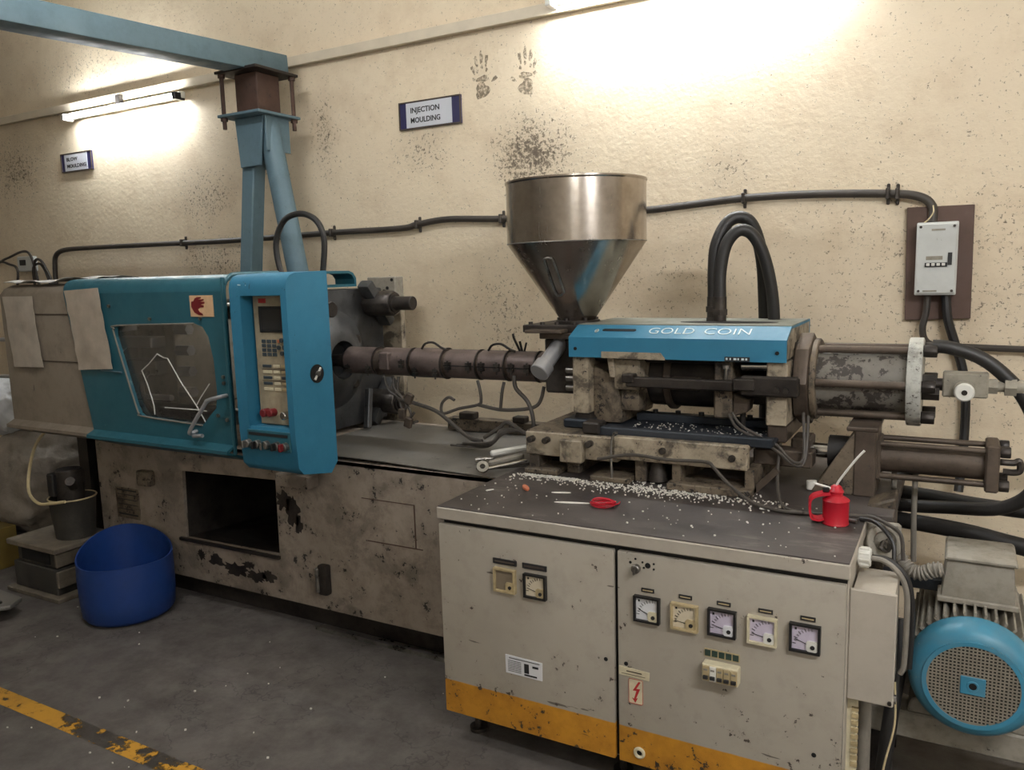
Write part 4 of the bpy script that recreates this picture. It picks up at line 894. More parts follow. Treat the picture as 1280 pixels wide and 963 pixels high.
# ------------------------------------------------------------------ carriage base and track
cb = thing('carriage_support', 'grimy beige channel base under the injection carriage', 'machine base', (-.95, 2.7, .782))
build('channel', MB().box(-1.345, -.99, 2.485, 2.52, .845, .930), 'beige_machine', cb, bev=.004)
build('channel', MB().box(-.998, -.553, 2.465, 2.50, .862, .940), 'beige_machine', cb, bev=.004)
build('top_flange', MB().box(-1.345, -.553, 2.49, 3.0, .918, .932), 'grimy_beige', cb, bev=.002)
build('rear_channel', MB().box(-1.345, -.553, 2.98, 3.02, .845, .93), 'grimy_beige', cb)
build('cable_box', MB().box(-1.192, -1.108, 2.445, 2.485, .838, .918), 'beige_machine', cb, bev=.004)
build('side_beam', MB().box(-.56, -.38, 2.58, 2.66, .860, .912), 'brown_steel', cb, bev=.004)
for x0, x1, y0, z0 in ((-1.335, -1.295, 2.49, .782), (-1.20, -1.15, 2.52, .782), (-.935, -.895, 2.50, .782), (-.80, -.77, 2.48, .782), (-.565, -.535, 2.48, .782)):
    build('leg', MB().box(x0, x1, y0, y0 + .45, z0, .862), 'grimy_beige', cb, bev=.003)
build('foot_pad', MB().box(-1.34, -1.21, 2.46, 2.60, .782, .800), 'grimy_beige', cb, bev=.003)
build('foot_pad', MB().box(-1.08, -.94, 2.45, 2.60, .782, .800), 'grimy_beige', cb, bev=.003)
build('foot_pad', MB().box(-.805, -.535, 2.44, 2.58, .782, .806), 'grimy_beige', cb, bev=.003)
build('stay', MB().bar((-.545, 2.53, .785), (-.475, 2.53, .86), .03, .02), 'brown_steel', cb)
for x, z in ((-1.315, .905), (-1.255, .905), (-1.09, .905), (-.825, .905), (-.60, .90)): build('bolt', MB().cyl((x, 2.455, z), (x, 2.49, z), .012, n=8), 'bolt_steel', cb, bev=.002)
build('foot_casting', MB().cyl((-.86, 2.52, .79), (-.86, 2.52, .86), .035, .02, n=12), 'dark_steel', cb)
tk = thing('slide_track', 'dark oily slide track with a row of bolts beneath the carriage', 'track', (-.8, 2.65, .93))
build('tray', MB().box(-1.09, -.488, 2.50, 2.80, .932, .946), 'track_blue', tk, bev=.003)
build('front_rail', MB().box(-1.10, -.485, 2.50, 2.535, .938, .962), 'track_blue', tk, bev=.004)
build('rear_rail', MB().box(-1.02, -.49, 2.745, 2.80, .944, .972), 'track_blue', tk, bev=.004)
build('rail_block', MB().box(-1.125, -1.06, 2.49, 2.56, .935, .976), 'dark_steel', tk, bev=.006)
build('foot_block', MB().box(-1.24, -1.13, 2.58, 2.80, .932, .965), 'track_blue', tk, bev=.006)
for i in range(6): build('bolt', MB().cyl((-.955 + i * .085, 2.772, .972), (-.955 + i * .085, 2.772, .984), .010, n=8), 'black_plastic', tk)
one('track_lever', MB().tube([(-1.0, 2.455, .79), (-1.002, 2.455, .90), (-.995, 2.46, .948), (-.98, 2.46, .955)], .0045, 8), 'mid_steel', 'thin bent rod standing against the carriage base', 'rod')

# thin cables along the carriage base and table
for p, r_, lb in (
    ([(-1.05, 2.45, .86), (-.93, 2.452, .885), (-.80, 2.452, .880), (-.68, 2.45, .885), (-.65, 2.44, .87), (-.60, 2.41, .835), (-.52, 2.36, .80), (-.44, 2.33, .791), (-.38, 2.33, .790), (-.30, 2.34, .790), (-.22, 2.31, .790)], .0055, 'thin grey cable running along the base towards the oil can'),
    ([(-.635, 2.60, 1.02), (-.60, 2.58, .985), (-.54, 2.57, .955), (-.48, 2.56, .93), (-.45, 2.55, .90), (-.42, 2.54, .885), (-.40, 2.55, .90), (-.405, 2.58, .97), (-.415, 2.62, 1.03)], .005, 'thin pale cable drooping from the carriage to the cylinder flange'),
    ([(-.645, 2.60, 1.015), (-.61, 2.575, .975), (-.54, 2.565, .945), (-.48, 2.55, .915), (-.44, 2.545, .885), (-.41, 2.54, .875), (-.395, 2.55, .90), (-.395, 2.58, .96), (-.40, 2.62, 1.02)], .005, 'second thin cable looped beside the first under the flange'),
    ([(-.475, 2.56, .92), (-.475, 2.54, .86), (-.455, 2.45, .81), (-.42, 2.36, .793), (-.36, 2.33, .791)], .005, 'thin cable dropping from the carriage down to the table'),
    ([(-.215, 2.34, .791), (-.18, 2.33, .791), (-.15, 2.30, .78), (-.125, 2.28, .75), (-.12, 2.26, .70)], .006, 'black cable leaving the table edge beside the oil can'),
    ([(-.26, 2.33, .798), (-.19, 2.35, .797), (-.15, 2.33, .79), (-.11, 2.32, .765), (-.10, 2.3, .70)], .0055, 'grey cable leaving the table edge above the motor')):
    one('thin_cable', MB().tube(p, r_, 7), 'grey_cable' if 'black' not in lb else 'black_rubber', lb, 'cable')

# ------------------------------------------------------------------ hydraulic hoses
h1 = thing('hydraulic_hose', 'tall black hydraulic hose arching over the teal cover', 'hose', (-.72, 2.9, 1.3))
build('hose', MB().tube([(-.772, 2.88, 1.38), (-.775, 2.89, 1.50), (-.768, 2.90, 1.58), (-.735, 2.92, 1.652), (-.69, 2.94, 1.668), (-.655, 2.96, 1.635), (-.632, 2.99, 1.54), (-.625, 3.02, 1.40), (-.622, 3.05, 1.10), (-.62, 3.05, .9)], .0225, 14), 'black_rubber', h1)
build('fitting', MB().cyl((-.772, 2.88, 1.29), (-.772, 2.88, 1.39), .0245, n=16).hexb((-.772, 2.88, 1.335), (-.772, 2.88, 1.355), .032).hexb((-.772, 2.88, 1.30), (-.772, 2.88, 1.315), .030), 'bolt_steel', h1)
h2 = thing('hydraulic_hose', 'shorter black hydraulic hose arching in front of the taller one', 'hose', (-.65, 2.9, 1.3))
build('hose', MB().tube([(-.745, 2.86, 1.38), (-.745, 2.865, 1.48), (-.728, 2.87, 1.57), (-.69, 2.88, 1.618), (-.65, 2.90, 1.610), (-.615, 2.92, 1.55), (-.59, 2.94, 1.45), (-.578, 2.96, 1.33), (-.572, 2.98, 1.10), (-.57, 3.0, .9)], .0215, 14), 'black_rubber', h2)
build('fitting', MB().cyl((-.745, 2.86, 1.29), (-.745, 2.86, 1.39), .0235, n=16).hexb((-.745, 2.86, 1.325), (-.745, 2.86, 1.345), .030), 'bolt_steel', h2)
for p, r_, lb in (
    ([(-.065, 2.77, 1.235), (-.02, 2.77, 1.232), (.06, 2.77, 1.205), (.13, 2.77, 1.15), (.19, 2.77, 1.07), (.24, 2.78, .93), (.22, 2.80, .80), (.14, 2.82, .73), (.0, 2.84, .71), (-.15, 2.85, .70), (-.4, 2.9, .70)], .021, 'black hydraulic hose curving from the large cylinder down past the valve'),
    ([(-.30, 2.86, .655), (-.1, 2.82, .655), (.05, 2.76, .660), (.18, 2.70, .655), (.45, 2.64, .63)], .026, 'thick black hose running low behind the motor terminal box'),
    ([(-.30, 2.95, .72), (-.1, 2.95, .715), (.1, 2.94, .70), (.3, 2.93, .70), (.6, 2.93, .72)], .024, 'dark hose lying behind the others near the wall'),
    ([(-.22, 2.88, .76), (-.12, 2.88, .80), (-.06, 2.88, .835), (.02, 2.9, .87), (.05, 2.92, .88)], .014, 'short dark hose rising below the small cylinder')):
    one('hydraulic_hose', MB().tube(p, r_, 14), 'black_rubber', lb, 'hose')
for x, lb in ((-.155, 'left of two thin upright steel pipes below the small cylinder'), (-.095, 'right of two thin upright steel pipes below the small cylinder')):
    one('steel_pipe', MB().tube([(x, 2.74, .84), (x, 2.74, .70), (x + .005, 2.74, .55)], .0085, 10), 'conduit_grey', lb, 'pipe')

# ================================================================== electrical cabinet
cb2 = thing('electrical_cabinet', 'grey-beige electrical cabinet with meters and yellow foot band', 'cabinet', (-.8, 2.2, 0))
build('body', MB().box(-1.386, -.203, 2.006, 2.395, .10, .742), 'cabinet_paint', cb2, bev=.002)
build('gap_shade', MB().box(-1.383, -.206, 2.0042, 2.0058, .105, .7415), 'black_plastic', cb2)  # black sheet that paints the shade in the lid and door gaps
build('lid', MB().box(-1.396, -.198, 1.982, 2.425, .742, .780), 'cabinet_paint', cb2, bev=.003)
build('top_sheet', MB().box(-1.393, -.201, 1.986, 2.424, .780, .7835), 'table_top', cb2, bev=.001)
build('door', MB().box(-1.392, -.8075, 1.985, 2.004, .10, .727), 'cabinet_door_paint', cb2, bev=.0035, seg=2)
build('door', MB().box(-.7955, -.206, 1.985, 2.004, .10, .727), 'cabinet_door_paint', cb2, bev=.0035, seg=2)
for x in (-1.33, -.82, -.26):
    for y in (2.08, 2.34): build('foot', MB().cyl((x, y, 0), (x, y, .012), .03, n=14).cyl((x, y, .012), (x, y, .10), .012, n=10), 'dark_steel', cb2)
YD = 1.985
def meter(x0, z0, rim, face, cov, needle, missing=False):
    s = .0735; x1, z1 = x0 + s, z0 + s
    m = build('meter', holeplate([(x0, z0), (x1, z0), (x1, z1), (x0, z1)], [[(x0 + .006, z0 + .006), (x1 - .006, z0 + .006), (x1 - .006, z1 - .005), (x0 + .006, z1 - .005)]], YD - .014, YD), rim, cb2)
    build('dial', MB().box(x0 + .006, x1 - .006, YD - .006, YD - .002, z0 + .006, z1 - .005), face, m)
    c = (x1 - .018, z0 + .018)
    build('pivot_cover', MB().prism(rrect(x1 - .033, x1 - .006, z0 + .006, z0 + .033, .006, 3), 'y', YD - .011, YD - .006), cov, m)
    build('adjuster', MB().cyl((c[0], YD - .013, c[1]), (c[0], YD - .010, c[1]), .0055, n=12), 'print_black', m)
    if needle is not None:
        L = .045; build('needle', MB().bar((c[0] + .0, YD - .0075, c[1]), (c[0] + L * math.cos(needle), YD - .0075, c[1] + L * math.sin(needle)), .001, .0016, (0, 1, 0)), 'print_black', m)
        mb = MB()
        for i in range(9):
            a = PI * (.52 + .46 * i / 8); r1, r2 = .040, (.047 if i % 2 else .049)
            mb.bar((c[0] + r1 * math.cos(a), YD - .0065, c[1] + r1 * math.sin(a)), (c[0] + r2 * math.cos(a), YD - .0065, c[1] + r2 * math.sin(a)), .0009, .0016 if i % 2 else .0022, (0, 1, 0))
        mb.box(x0 + .012, x0 + .017, YD - .0068, YD - .0058, z1 - .017, z1 - .011)
        build('scale', mb, 'print_black', m)
    return m
meter(-1.191, .545, 'cream_aged', 'dial_dark', 'cream_aged', None)
meter(-1.089, .543, 'black_plastic', 'dial_cream', 'cream_aged', 2.9)
meter(-.745, .5375, 'black_plastic', 'dial_white', 'cream_plastic', 2.75)
meter(-.640, .536, 'cream_aged', 'dial_cream', 'cream_aged', 3.0)
meter(-.540, .539, 'black_plastic', 'dial_lilac', 'dial_white', 2.9)
meter(-.4375, .539, 'cream_plastic', 'dial_lilac', 'white_plastic', 2.95)
meter(-.334, .540, 'black_plastic', 'dial_lilac', 'white_plastic', 2.8)
for x in (-.725, -.62, -.518, -.412, -.31):
    t_ = build('caption_strip', MB().box(x, x + .036, YD - .003, YD, .622, .633), 'print_black', cb2)
    build('caption_print', MB().box(x + .004, x + .032, YD - .0038, YD - .0028, .626, .629), 'cream_aged', t_)
for x in (-1.20, -1.10):
    t_ = build('caption_strip', MB().box(x + .005, x + .085, YD - .004, YD, .630, .646), 'print_black', cb2)
    build('caption_print', MB().box(x + .012, x + .078, YD - .0048, YD - .0038, .636, .640), 'brown_steel', t_)
bb = build('breaker_row', MB().box(-.549, -.455, YD - .030, YD, .418, .466), 'cream_plastic', cb2, bev=.002)
for i in range(5):
    x = -.546 + i * .0182
    build('breaker', MB().box(x, x + .0168, YD - .034, YD - .029, .422, .462), 'white_plastic' if i == 1 else 'cream_aged', bb, bev=.001)
    build('toggle', MB().box(x + .002, x + .0148, YD - .040, YD - .033, .428, .437), 'print_black', bb, bev=.001)
    build('breaker_label', MB().box(x + .003, x + .013, YD - .0350, YD - .0338, .450, .455), 'conduit_grey', bb)
gl_ = build('label_strip', MB().box(-.5495, -.457, YD - .003, YD, .474, .496), 'cream_aged', cb2)
for i in range(5): build('label_cell', MB().box(-.548 + i * .0183, -.533 + i * .0183, YD - .004, YD - .0025, .4765, .4935), 'green_print', gl_)
np_ = build('name_plate', MB().prism([(-1.162, .285), (-1.038, .284), (-1.037, .341), (-1.163, .343)], 'y', YD - .0025, YD), 'dial_white', cb2)
mb = MB()
for i in range(7): mb.box(-1.154, -1.108, YD - .0032, YD - .0022, .326 - i * .0055, .3275 - i * .0055)
mb.box(-1.15, -1.045, YD - .0032, YD - .0022, .3345, .3365).box(-1.098, -1.082, YD - .0032, YD - .0022, .297, .327).box(-1.098, -1.055, YD - .0032, YD - .0022, .289, .294).box(-1.07, -1.05, YD - .0032, YD - .0022, .318, .325)
build('plate_print', mb, 'print_black', np_)
wp = build('warning_plate', MB().prism([(-.793, .366), (-.704, .364), (-.703, .388), (-.793, .391)], 'y', YD - .0025, YD), 'cream_plastic', cb2)
build('plate_print', MB().box(-.77, -.725, YD - .0032, YD - .0022, .379, .382).box(-.785, -.715, YD - .0032, YD - .0022, .371, .3722), 'brown_steel', wp)
hv = build('hazard_label', MB().prism(rrect(-.764, -.722, .287, .361, .005), 'y', YD - .0025, YD), 'cream_plastic', cb2)
build('bolt_symbol', MB().prism([(-.735, .355), (-.752, .326), (-.741, .327), (-.748, .302), (-.754, .304), (-.744, .291), (-.737, .306), (-.742, .304), (-.730, .334), (-.741, .333), (-.728, .355)], 'y', YD - .0034, YD - .0024), 'red_print', hv, flat=True)
build('label_rim', holeplate(rrect(-.764, -.722, .287, .361, .005), [rrect(-.7628, -.7232, .2882, .3598, .004)], YD - .0032, YD - .0024), 'red_print', hv)
def hole_disc(x, z, r_): build('bolt_hole', MB().cyl((x, YD - .0012, z), (x, YD, z), r_, n=12), 'void', cb2)
for x, z, r_ in ((-.833, .400, .006), (-.772, .4, .006), (-.707, .698, .008), (-.757, .70, .004), (-.742, .712, .003), (-.722, .705, .003), (-.718, .690, .003), (-.69, .705, .003), (-.69, .690, .003), (-.27, .268, .006)): hole_disc(x, z, r_)
ks = build('key_switch', MB().cyl((-.738, YD - .018, .687), (-.738, YD, .687), .012, n=16), 'mid_steel', cb2, bev=.002)
build('key', MB().box(-.740, -.736, YD - .03, YD - .017, .676, .698), 'mid_steel', ks)
rg = build('ring_lock', MB().ring((-.733, YD - .004, .142), (0, 1, 0), .0125, .005), 'cream_plastic', cb2)
build('ring_hole', MB().cyl((-.733, YD - .003, .142), (-.733, YD, .142), .010, n=16), 'void', rg)
build('vent_strip', MB().box(-.207, -.178, 2.06, 2.075, .20, .405), 'cream_plastic', cb2, bev=.003)
for i in range(9): build('vent_rib', MB().box(-.192, -.176, 2.055, 2.062, .22 + i * .019, .23 + i * .019), 'cream_aged', cb2)

jb = thing('junction_box', 'plain beige junction box on the side of the cabinet', 'junction box', (-.15, 2.1, .42))
build('box', MB().box(-.198, -.102, 2.035, 2.21, .425, .700), 'cabinet_paint', jb, bev=.006, seg=2)
build('box_lid', MB().box(-.203, -.097, 2.024, 2.036, .418, .707), 'cabinet_paint', jb, bev=.003)
build('lid_screw', MB().cyl((-.105, 2.018, .43), (-.105, 2.026, .43), .005, n=8), 'bolt_steel', jb)
gn = thing('cable_gland', 'white plastic cable gland with grey cable bending over the junction box', 'cable gland', (-.19, 2.2, .6))
build('nut', MB().cyl((-.199, 2.16, .745), (-.168, 2.16, .745), .024, n=12), 'white_plastic', gn, bev=.002)
for i in range(10):
    a = 2 * PI * i / 10; build('grip_rib', MB().box(-.194, -.172, 2.16 + .024 * math.cos(a) - .002, 2.16 + .024 * math.cos(a) + .002, .745 + .024 * math.sin(a) - .002, .745 + .024 * math.sin(a) + .002), 'white_plastic', gn)
build('cable', MB().tube([(-.17, 2.16, .745), (-.135, 2.155, .742), (-.10, 2.15, .715), (-.083, 2.15, .67), (-.080, 2.15, .60), (-.082, 2.15, .48), (-.09, 2.15, .45)], .007, 8), 'conduit_grey', gn)
build('cable', MB().tube([(-.17, 2.18, .74), (-.125, 2.19, .732), (-.085, 2.19, .69), (-.070, 2.19, .60), (-.072, 2.19, .45)], .008, 8), 'black_rubber', gn)

cpipe = thing('drain_pipe', 'grey upright pipe beside the cabinet below the junction box', 'pipe', (-.165, 2.13, 0))
build('pipe', MB().cyl((-.168, 2.14, 0), (-.168, 2.14, .425), .016, n=16), 'conduit_grey', cpipe)
build('clamp', MB().box(-.19, -.11, 2.12, 2.13, .385, .397).cyl((-.125, 2.125, .39), (-.095, 2.125, .39), .012, n=10), 'mid_steel', cpipe)
one('rubber_hose', MB().tube([(-.10, 2.34, .52), (-.10, 2.30, .40), (-.112, 2.25, .28), (-.125, 2.22, .12), (-.13, 2.22, .01)], .02, 12), 'black_rubber', 'black rubber hose dropping to the floor left of the motor', 'hose')
one('earth_wire', MB().tube([(-.105, 2.24, .38), (-.10, 2.2, .28), (-.12, 2.17, .17), (-.13, 2.16, .05)], .0028, 6), 'straw_wire', 'thin yellowish earth wire hanging beside the motor', 'wire')
el = thing('conduit_elbow', 'grey open conduit elbow stuffed with cables above the motor', 'conduit', (-.13, 2.35, .66))
build('ring', MB().lathe([(.028, 0), (.048, 0), (.048, -.055), (.028, -.055)], (-.148, 2.335, .735), (.35, -.9, .25), 28, True), 'grey_cast', el, bev=.003)
build('flange', MB().box(-.20, -.11, 2.35, 2.365, .69, .785), 'grey_cast', el, bev=.01)
for i in range(4): build('strand', MB().tube([(-.16 + .008 * i, 2.36, .72 + .008 * i), (-.15 + .006 * i, 2.33, .735), (-.155 + .01 * i, 2.305, .725 + .008 * i), (-.14, 2.32, .715)], .006, 6), 'grey_cable', el)
pts = [(-.12, 2.37, .70), (-.10, 2.36, .670), (-.075, 2.35, .655), (-.05, 2.345, .658), (-.028, 2.34, .672), (-.005, 2.34, .678)]
build('flex_conduit', MB().tube(pts, .017, 12), 'conduit_grey', el)
sp_ = spline(pts, 5)
for i in range(1, len(sp_) - 1, 2): build('conduit_rib', MB().ring(sp_[i], sp_[i + 1] - sp_[i - 1], .018, .0035, 16, 6), 'conduit_grey', el)

# ================================================================== motor
MX, MZ, MY = .073, .434, 2.20
mo = thing('electric_motor', 'electric motor with blue perforated fan cover and grey finned body', 'motor', (MX, 2.45, .2))
build('fan_cover', MB().lathe([(.108, -.004), (.118, -.003), (.134, .006), (.146, .022), (.150, .042), (.150, .075), (.146, .075), (.146, .044), (.130, .014), (.108, .002)], (MX, MY, MZ), (0, 1, 0), 56, True), 'motor_blue', mo, angle=60)
# perforated disc: one connected lattice with square holes
pitch_ = .0088; N_ = 27; R_ = .112
gv = {}; mbg = MB(); vs = []; fs = []
def gvi(i, j, k):
    q = (i, j, k)
    if q not in gv:
        c0 = (i // 2 - N_ / 2) * pitch_ + (0 if i % 2 == 0 else .0034); c1 = (j // 2 - N_ / 2) * pitch_ + (0 if j % 2 == 0 else .0034)
        gv[q] = len(vs); vs.append((MX + c0, MY - .006 + k * .003, MZ + c1))
    return gv[q]
for i in range(2 * N_):
    for j in range(2 * N_):
        xm = (i / 2 - N_ / 2) * pitch_; zm = (j / 2 - N_ / 2) * pitch_; rad = math.hypot(xm, zm)
        if rad > R_: continue
        if i % 2 == 1 and j % 2 == 1 and rad > .024 and rad < R_ - .008: continue
        for k in (0, 1):
            f_ = [gvi(i, j, k), gvi(i + 1, j, k), gvi(i + 1, j + 1, k), gvi(i, j + 1, k)]; fs.append(tuple(f_ if k == 0 else f_[::-1]))
gr = build('grille', mbg.add(vs, fs), 'dusty_grille', mo, flat=True)
build('grille_rim', MB().lathe([(.104, -.006), (.115, -.006), (.115, 0), (.104, 0)], (MX, MY - .002, MZ), (0, 1, 0), 48, True), 'motor_blue', mo)
build('hub_plate', MB().box(MX - .028, MX + .028, MY - .009, MY - .006, MZ - .024, MZ + .024), 'motor_blue', mo, bev=.002)
build('hub_boss', MB().ring((MX, MY - .009, MZ), (0, 1, 0), .011, .003, 20, 6), 'motor_blue', mo)
build('hub_hole', MB().cyl((MX, MY - .0105, MZ), (MX, MY - .008, MZ), .0095, n=16), 'void', mo)
build('fan_back', MB().cyl((MX, MY + .03, MZ), (MX, MY + .04, MZ), .13, n=32), 'void', mo)
build('stator', MB().cyl((MX, MY + .06, MZ), (MX, MY + .46, MZ), .130, n=48), 'grey_cast', mo)
for i in range(40):
    a = 2 * PI * i / 40; c = Vector((MX + .140 * math.cos(a), MY + .27, MZ + .140 * math.sin(a)))
    build('cooling_fin', MB().obox(c, (.030, .36, .006), Matrix.Rotation(-a, 3, 'Y')), 'grey_cast', mo)
build('end_bell', MB().cyl((MX, MY + .44, MZ), (MX, MY + .52, MZ), .152, .10, n=40), 'grey_cast', mo)
tb = build('terminal_box', MB().prism([(MX - .082, .592), (MX + .092, .592), (MX + .085, .700), (MX - .070, .700)], 'y', 2.36, 2.52), 'grey_cast', mo, bev=.008, seg=2)
build('box_cover', MB().prism([(MX - .078, .700), (MX + .094, .700), (MX + .088, .713), (MX - .072, .713)], 'y', 2.35, 2.53), 'grey_cast', tb, bev=.004)
build('box_base', MB().box(MX - .09, MX + .10, 2.355, 2.525, .580, .596), 'grey_cast', tb, bev=.003)
for sx in (-1, 1): build('mount_foot', MB().prism([(MX + sx * .08, .34), (MX + sx * .14, .30), (MX + sx * .15, .262), (MX + sx * .07, .262)], 'y', 2.32, 2.62), 'grey_cast', mo, bev=.004)
mf = thing('motor_base', 'dusty grey steel frame carrying the electric motor', 'motor base', (.1, 2.5, 0))
build('cross_beam', MB().box(-.19, .62, 2.315, 2.40, .185, .262), 'grey_cast', mf, bev=.005)
build('cross_beam', MB().box(-.19, .62, 2.56, 2.64, .185, .262), 'grey_cast', mf, bev=.005)
for x in (-.17, .50):
    for y in (2.33, 2.57): build('leg', MB().box(x, x + .06, y, y + .06, 0, .185), 'dark_steel', mf)
build('back_rail', MB().box(-.16, .0, 2.44, 2.49, .575, .61), 'track_blue', mf, bev=.003)
build('rail_post', MB().box(-.16, -.12, 2.45, 2.49, .262, .575), 'dark_steel', mf)

# ================================================================== things on the cabinet top
ZT = .7838
oc = thing('oil_can', 'red oil can with long thin spout on the cabinet top', 'oil can', (-.275, 2.29, ZT))
OX, OY = -.272, 2.29
build('can', MB().lathe([(0, 0), (.034, 0), (.0355, .003), (.034, .006), (.0345, .066), (.036, .068), (.034, .071), (.020, .080), (.018, .082), (.018, .088), (.020, .090), (.020, .094), (.017, .096), (.014, .106), (.008, .110), (0, .110)], (OX, OY, ZT), (0, 0, 1), 36), 'red_plastic', oc, angle=40)
mb = MB(); path = spline([(OX - .015, OY - .004, ZT + .088), (OX - .045, OY - .010, ZT + .082), (OX - .063, OY - .014, ZT + .070), (OX - .066, OY - .014, ZT + .045), (OX - .062, OY - .013, ZT + .018), (OX - .045, OY - .01, ZT + .012), (OX - .030, OY - .006, ZT + .016)], 5)
for i in range(len(path) - 1): pass
vs = []; fs = []
for i, p in enumerate(path):
    d = (path[min(i + 1, len(path) - 1)] - path[max(i - 1, 0)]).normalized(); s_ = Vector((.2, -1, 0)).normalized(); n_ = d.cross(s_).normalized()
    vs += [p + s_ * .02 + n_ * .003, p - s_ * .02 + n_ * .003, p - s_ * .02 - n_ * .003, p + s_ * .02 - n_ * .003]
    if i: q = 4 * i; fs += [(q - 4 + j, q - 4 + (j + 1) % 4, q + (j + 1) % 4, q + j) for j in range(4)]
fs += [(0, 1, 2, 3), (len(vs) - 4, len(vs) - 3, len(vs) - 2, len(vs) - 1)]
build('handle', MB().add(vs, fs), 'red_plastic', oc)
build('spout', MB().tube([(OX, OY, ZT + .108), (OX + .008, OY, ZT + .125), (OX + .04, OY + .0, ZT + .175), (OX + .058, OY, ZT + .200), (OX + .068, OY, ZT + .212)], .0032, 8), 'white_plastic', oc)
build('trigger', MB().tube([(OX - .01, OY - .004, ZT + .098), (OX - .025, OY - .008, ZT + .104), (OX - .05, OY - .01, ZT + .110), (OX - .058, OY - .011, ZT + .114)], .0035, 8), 'white_plastic', oc)
build('pump', MB().box(OX - .034, OX - .016, OY - .014, OY + .004, ZT + .088, ZT + .104), 'black_plastic', oc, bev=.003)
wcz = thing('wire_coil', 'small coil of red wire on the cabinet top', 'wire', (-.93, 2.185, ZT))
for i in range(5):
    rr_ = .030 + .002 * (i % 3); pts = [(-.925 + .002 * i + rr_ * math.cos(2 * PI * j / 14 + i) * 1.15, 2.185 + rr_ * .75 * math.sin(2 * PI * j / 14 + i), ZT + .003 + .0035 * i + .002 * math.sin(j + i)) for j in range(14)]
    build('turn', MB().tube(pts + [pts[0]], .0024, 6, 3), 'red_plastic', wcz)
build('tail', MB().tube([(-.895, 2.18, ZT + .01), (-.88, 2.205, ZT + .006), (-.885, 2.235, ZT + .004)], .0022, 6), 'red_plastic', wcz)
def slug(name, x, y, rx, ry, h, rot, mat, label, cat):
    pts = []
    for i in range(16):
        a = 2 * PI * i / 16; q = 1 + .12 * math.sin(2 * a + 1); px, py = rx * q * math.cos(a), ry * q * math.sin(a)
        pts.append((x + px * math.cos(rot) - py * math.sin(rot), y + px * math.sin(rot) + py * math.cos(rot)))
    return one(name, MB().prism(pts, 'z', ZT, ZT + h), mat, label, cat, bev=.002)
slug('plastic_offcut', -1.228, 2.262, .026, .011, .009, -.9, 'orange_chip', 'small orange-brown plastic offcut on the cabinet top', 'offcut')
slug('plastic_shaving', -1.02, 2.175, .052, .008, .003, .25, 'pellet_white', 'long white plastic shaving near the red wire coil', 'shaving')
slug('plastic_shaving', -1.10, 2.265, .030, .007, .003, .3, 'pellet_white', 'short white plastic shaving behind the orange offcut', 'shaving')
slug('plastic_shaving', -1.33, 2.20, .014, .006, .003, .9, 'pellet_white', 'tiny white shaving at the far corner of the cabinet top', 'shaving')
slug('paper_scrap', -.475, 2.345, .014, .009, .004, .2, 'pellet_white', 'small white paper scrap by the grey cable', 'scrap')
slug('sponge_lump', -.385, 2.62, .015, .012, .03, .2, 'pellet_white', 'small white lump beside the bracket foot', 'scrap')
# spilled pellets
rnd = random.Random(5); mb = MB()
def pellet(x, y, z, s):
    a = rnd.uniform(0, PI); mb.obox((x, y, z + s * .35), (s, s * rnd.uniform(.5, 1), s * .7), Matrix.Rotation(a, 3, 'Z'))
for i in range(650):
    x = rnd.uniform(-1.36, -.42); y = 2.445 - abs(rnd.gauss(0, .035)) - .05 * rnd.random() ** 3
    if rnd.random() < .35: x = rnd.gauss(-.86, .14)
    pellet(x, min(y, 2.44), ZT if y < 2.424 else .782, rnd.uniform(.003, .0058))
for i in range(110):
    pellet(rnd.uniform(-1.38, -.22), rnd.uniform(2.0, 2.42), ZT, rnd.uniform(.002, .005))
for i in range(320):
    pellet(rnd.uniform(-1.33, -1.12), 2.44 - abs(rnd.gauss(0, .012)), ZT, rnd.uniform(.003, .006))
for i in range(160): pellet(rnd.uniform(-1.08, -.50), rnd.uniform(2.45, 2.499), .9405 if rnd.random() < .0 else .782, rnd.uniform(.003, .005))
for i in range(170): pellet(rnd.uniform(-1.0, -.5), rnd.uniform(2.54, 2.73), .946, rnd.uniform(.002, .004))
o = build('plastic_pellets', mb, 'pellet_white', flat=True); tag(o, 'white plastic pellets spilled along the cabinet top and track', 'pellets', kind='stuff')
rnd = random.Random(9); mb = MB()
for i in range(45): pellet(rnd.uniform(-3.6, -1.3), rnd.uniform(1.2, 2.35), 0, rnd.uniform(.003, .007))
o = build('floor_crumbs', mb, 'pellet_white', flat=True); tag(o, 'scattered white plastic crumbs on the concrete floor', 'crumbs', kind='stuff')

# ================================================================== left side clutter
tb_ = thing('plastic_tub', 'blue plastic tub with wavy cut rim on the floor', 'tub', (-3.265, 2.175, 0))
TX, TY, TR = -3.265, 2.175, .200; vs = []; n_ = 56
cdv = math.atan2(-TY, -TX)
def rim(a): return .300 + .045 * math.cos(a - cdv + PI) + .018 * math.cos(2 * (a - cdv))
prof_ = [(0, .72), (.03, .90), (.10, .97), (.35, 1.0), (.7, 1.01), (1, 1.0)]
ring_ = []
for i in range(n_):
    a = 2 * PI * i / n_; h = rim(a); col = [(h * t, TR * r_) for t, r_ in prof_] + [(h * t, TR * r_ - .006) for t, r_ in prof_[::-1][:-1]] + [(.02, TR * .72)]
    vs += [(TX + r_ * math.cos(a), TY + r_ * math.sin(a), z) for z, r_ in col]; m_ = len(col)
fs = [(i * m_ + j, ((i + 1) % n_) * m_ + j, ((i + 1) % n_) * m_ + j + 1, i * m_ + j + 1) for i in range(n_) for j in range(m_ - 1)]
fs += [tuple(i * m_ for i in range(n_)), tuple(i * m_ + m_ - 1 for i in range(n_ - 1, -1, -1))]
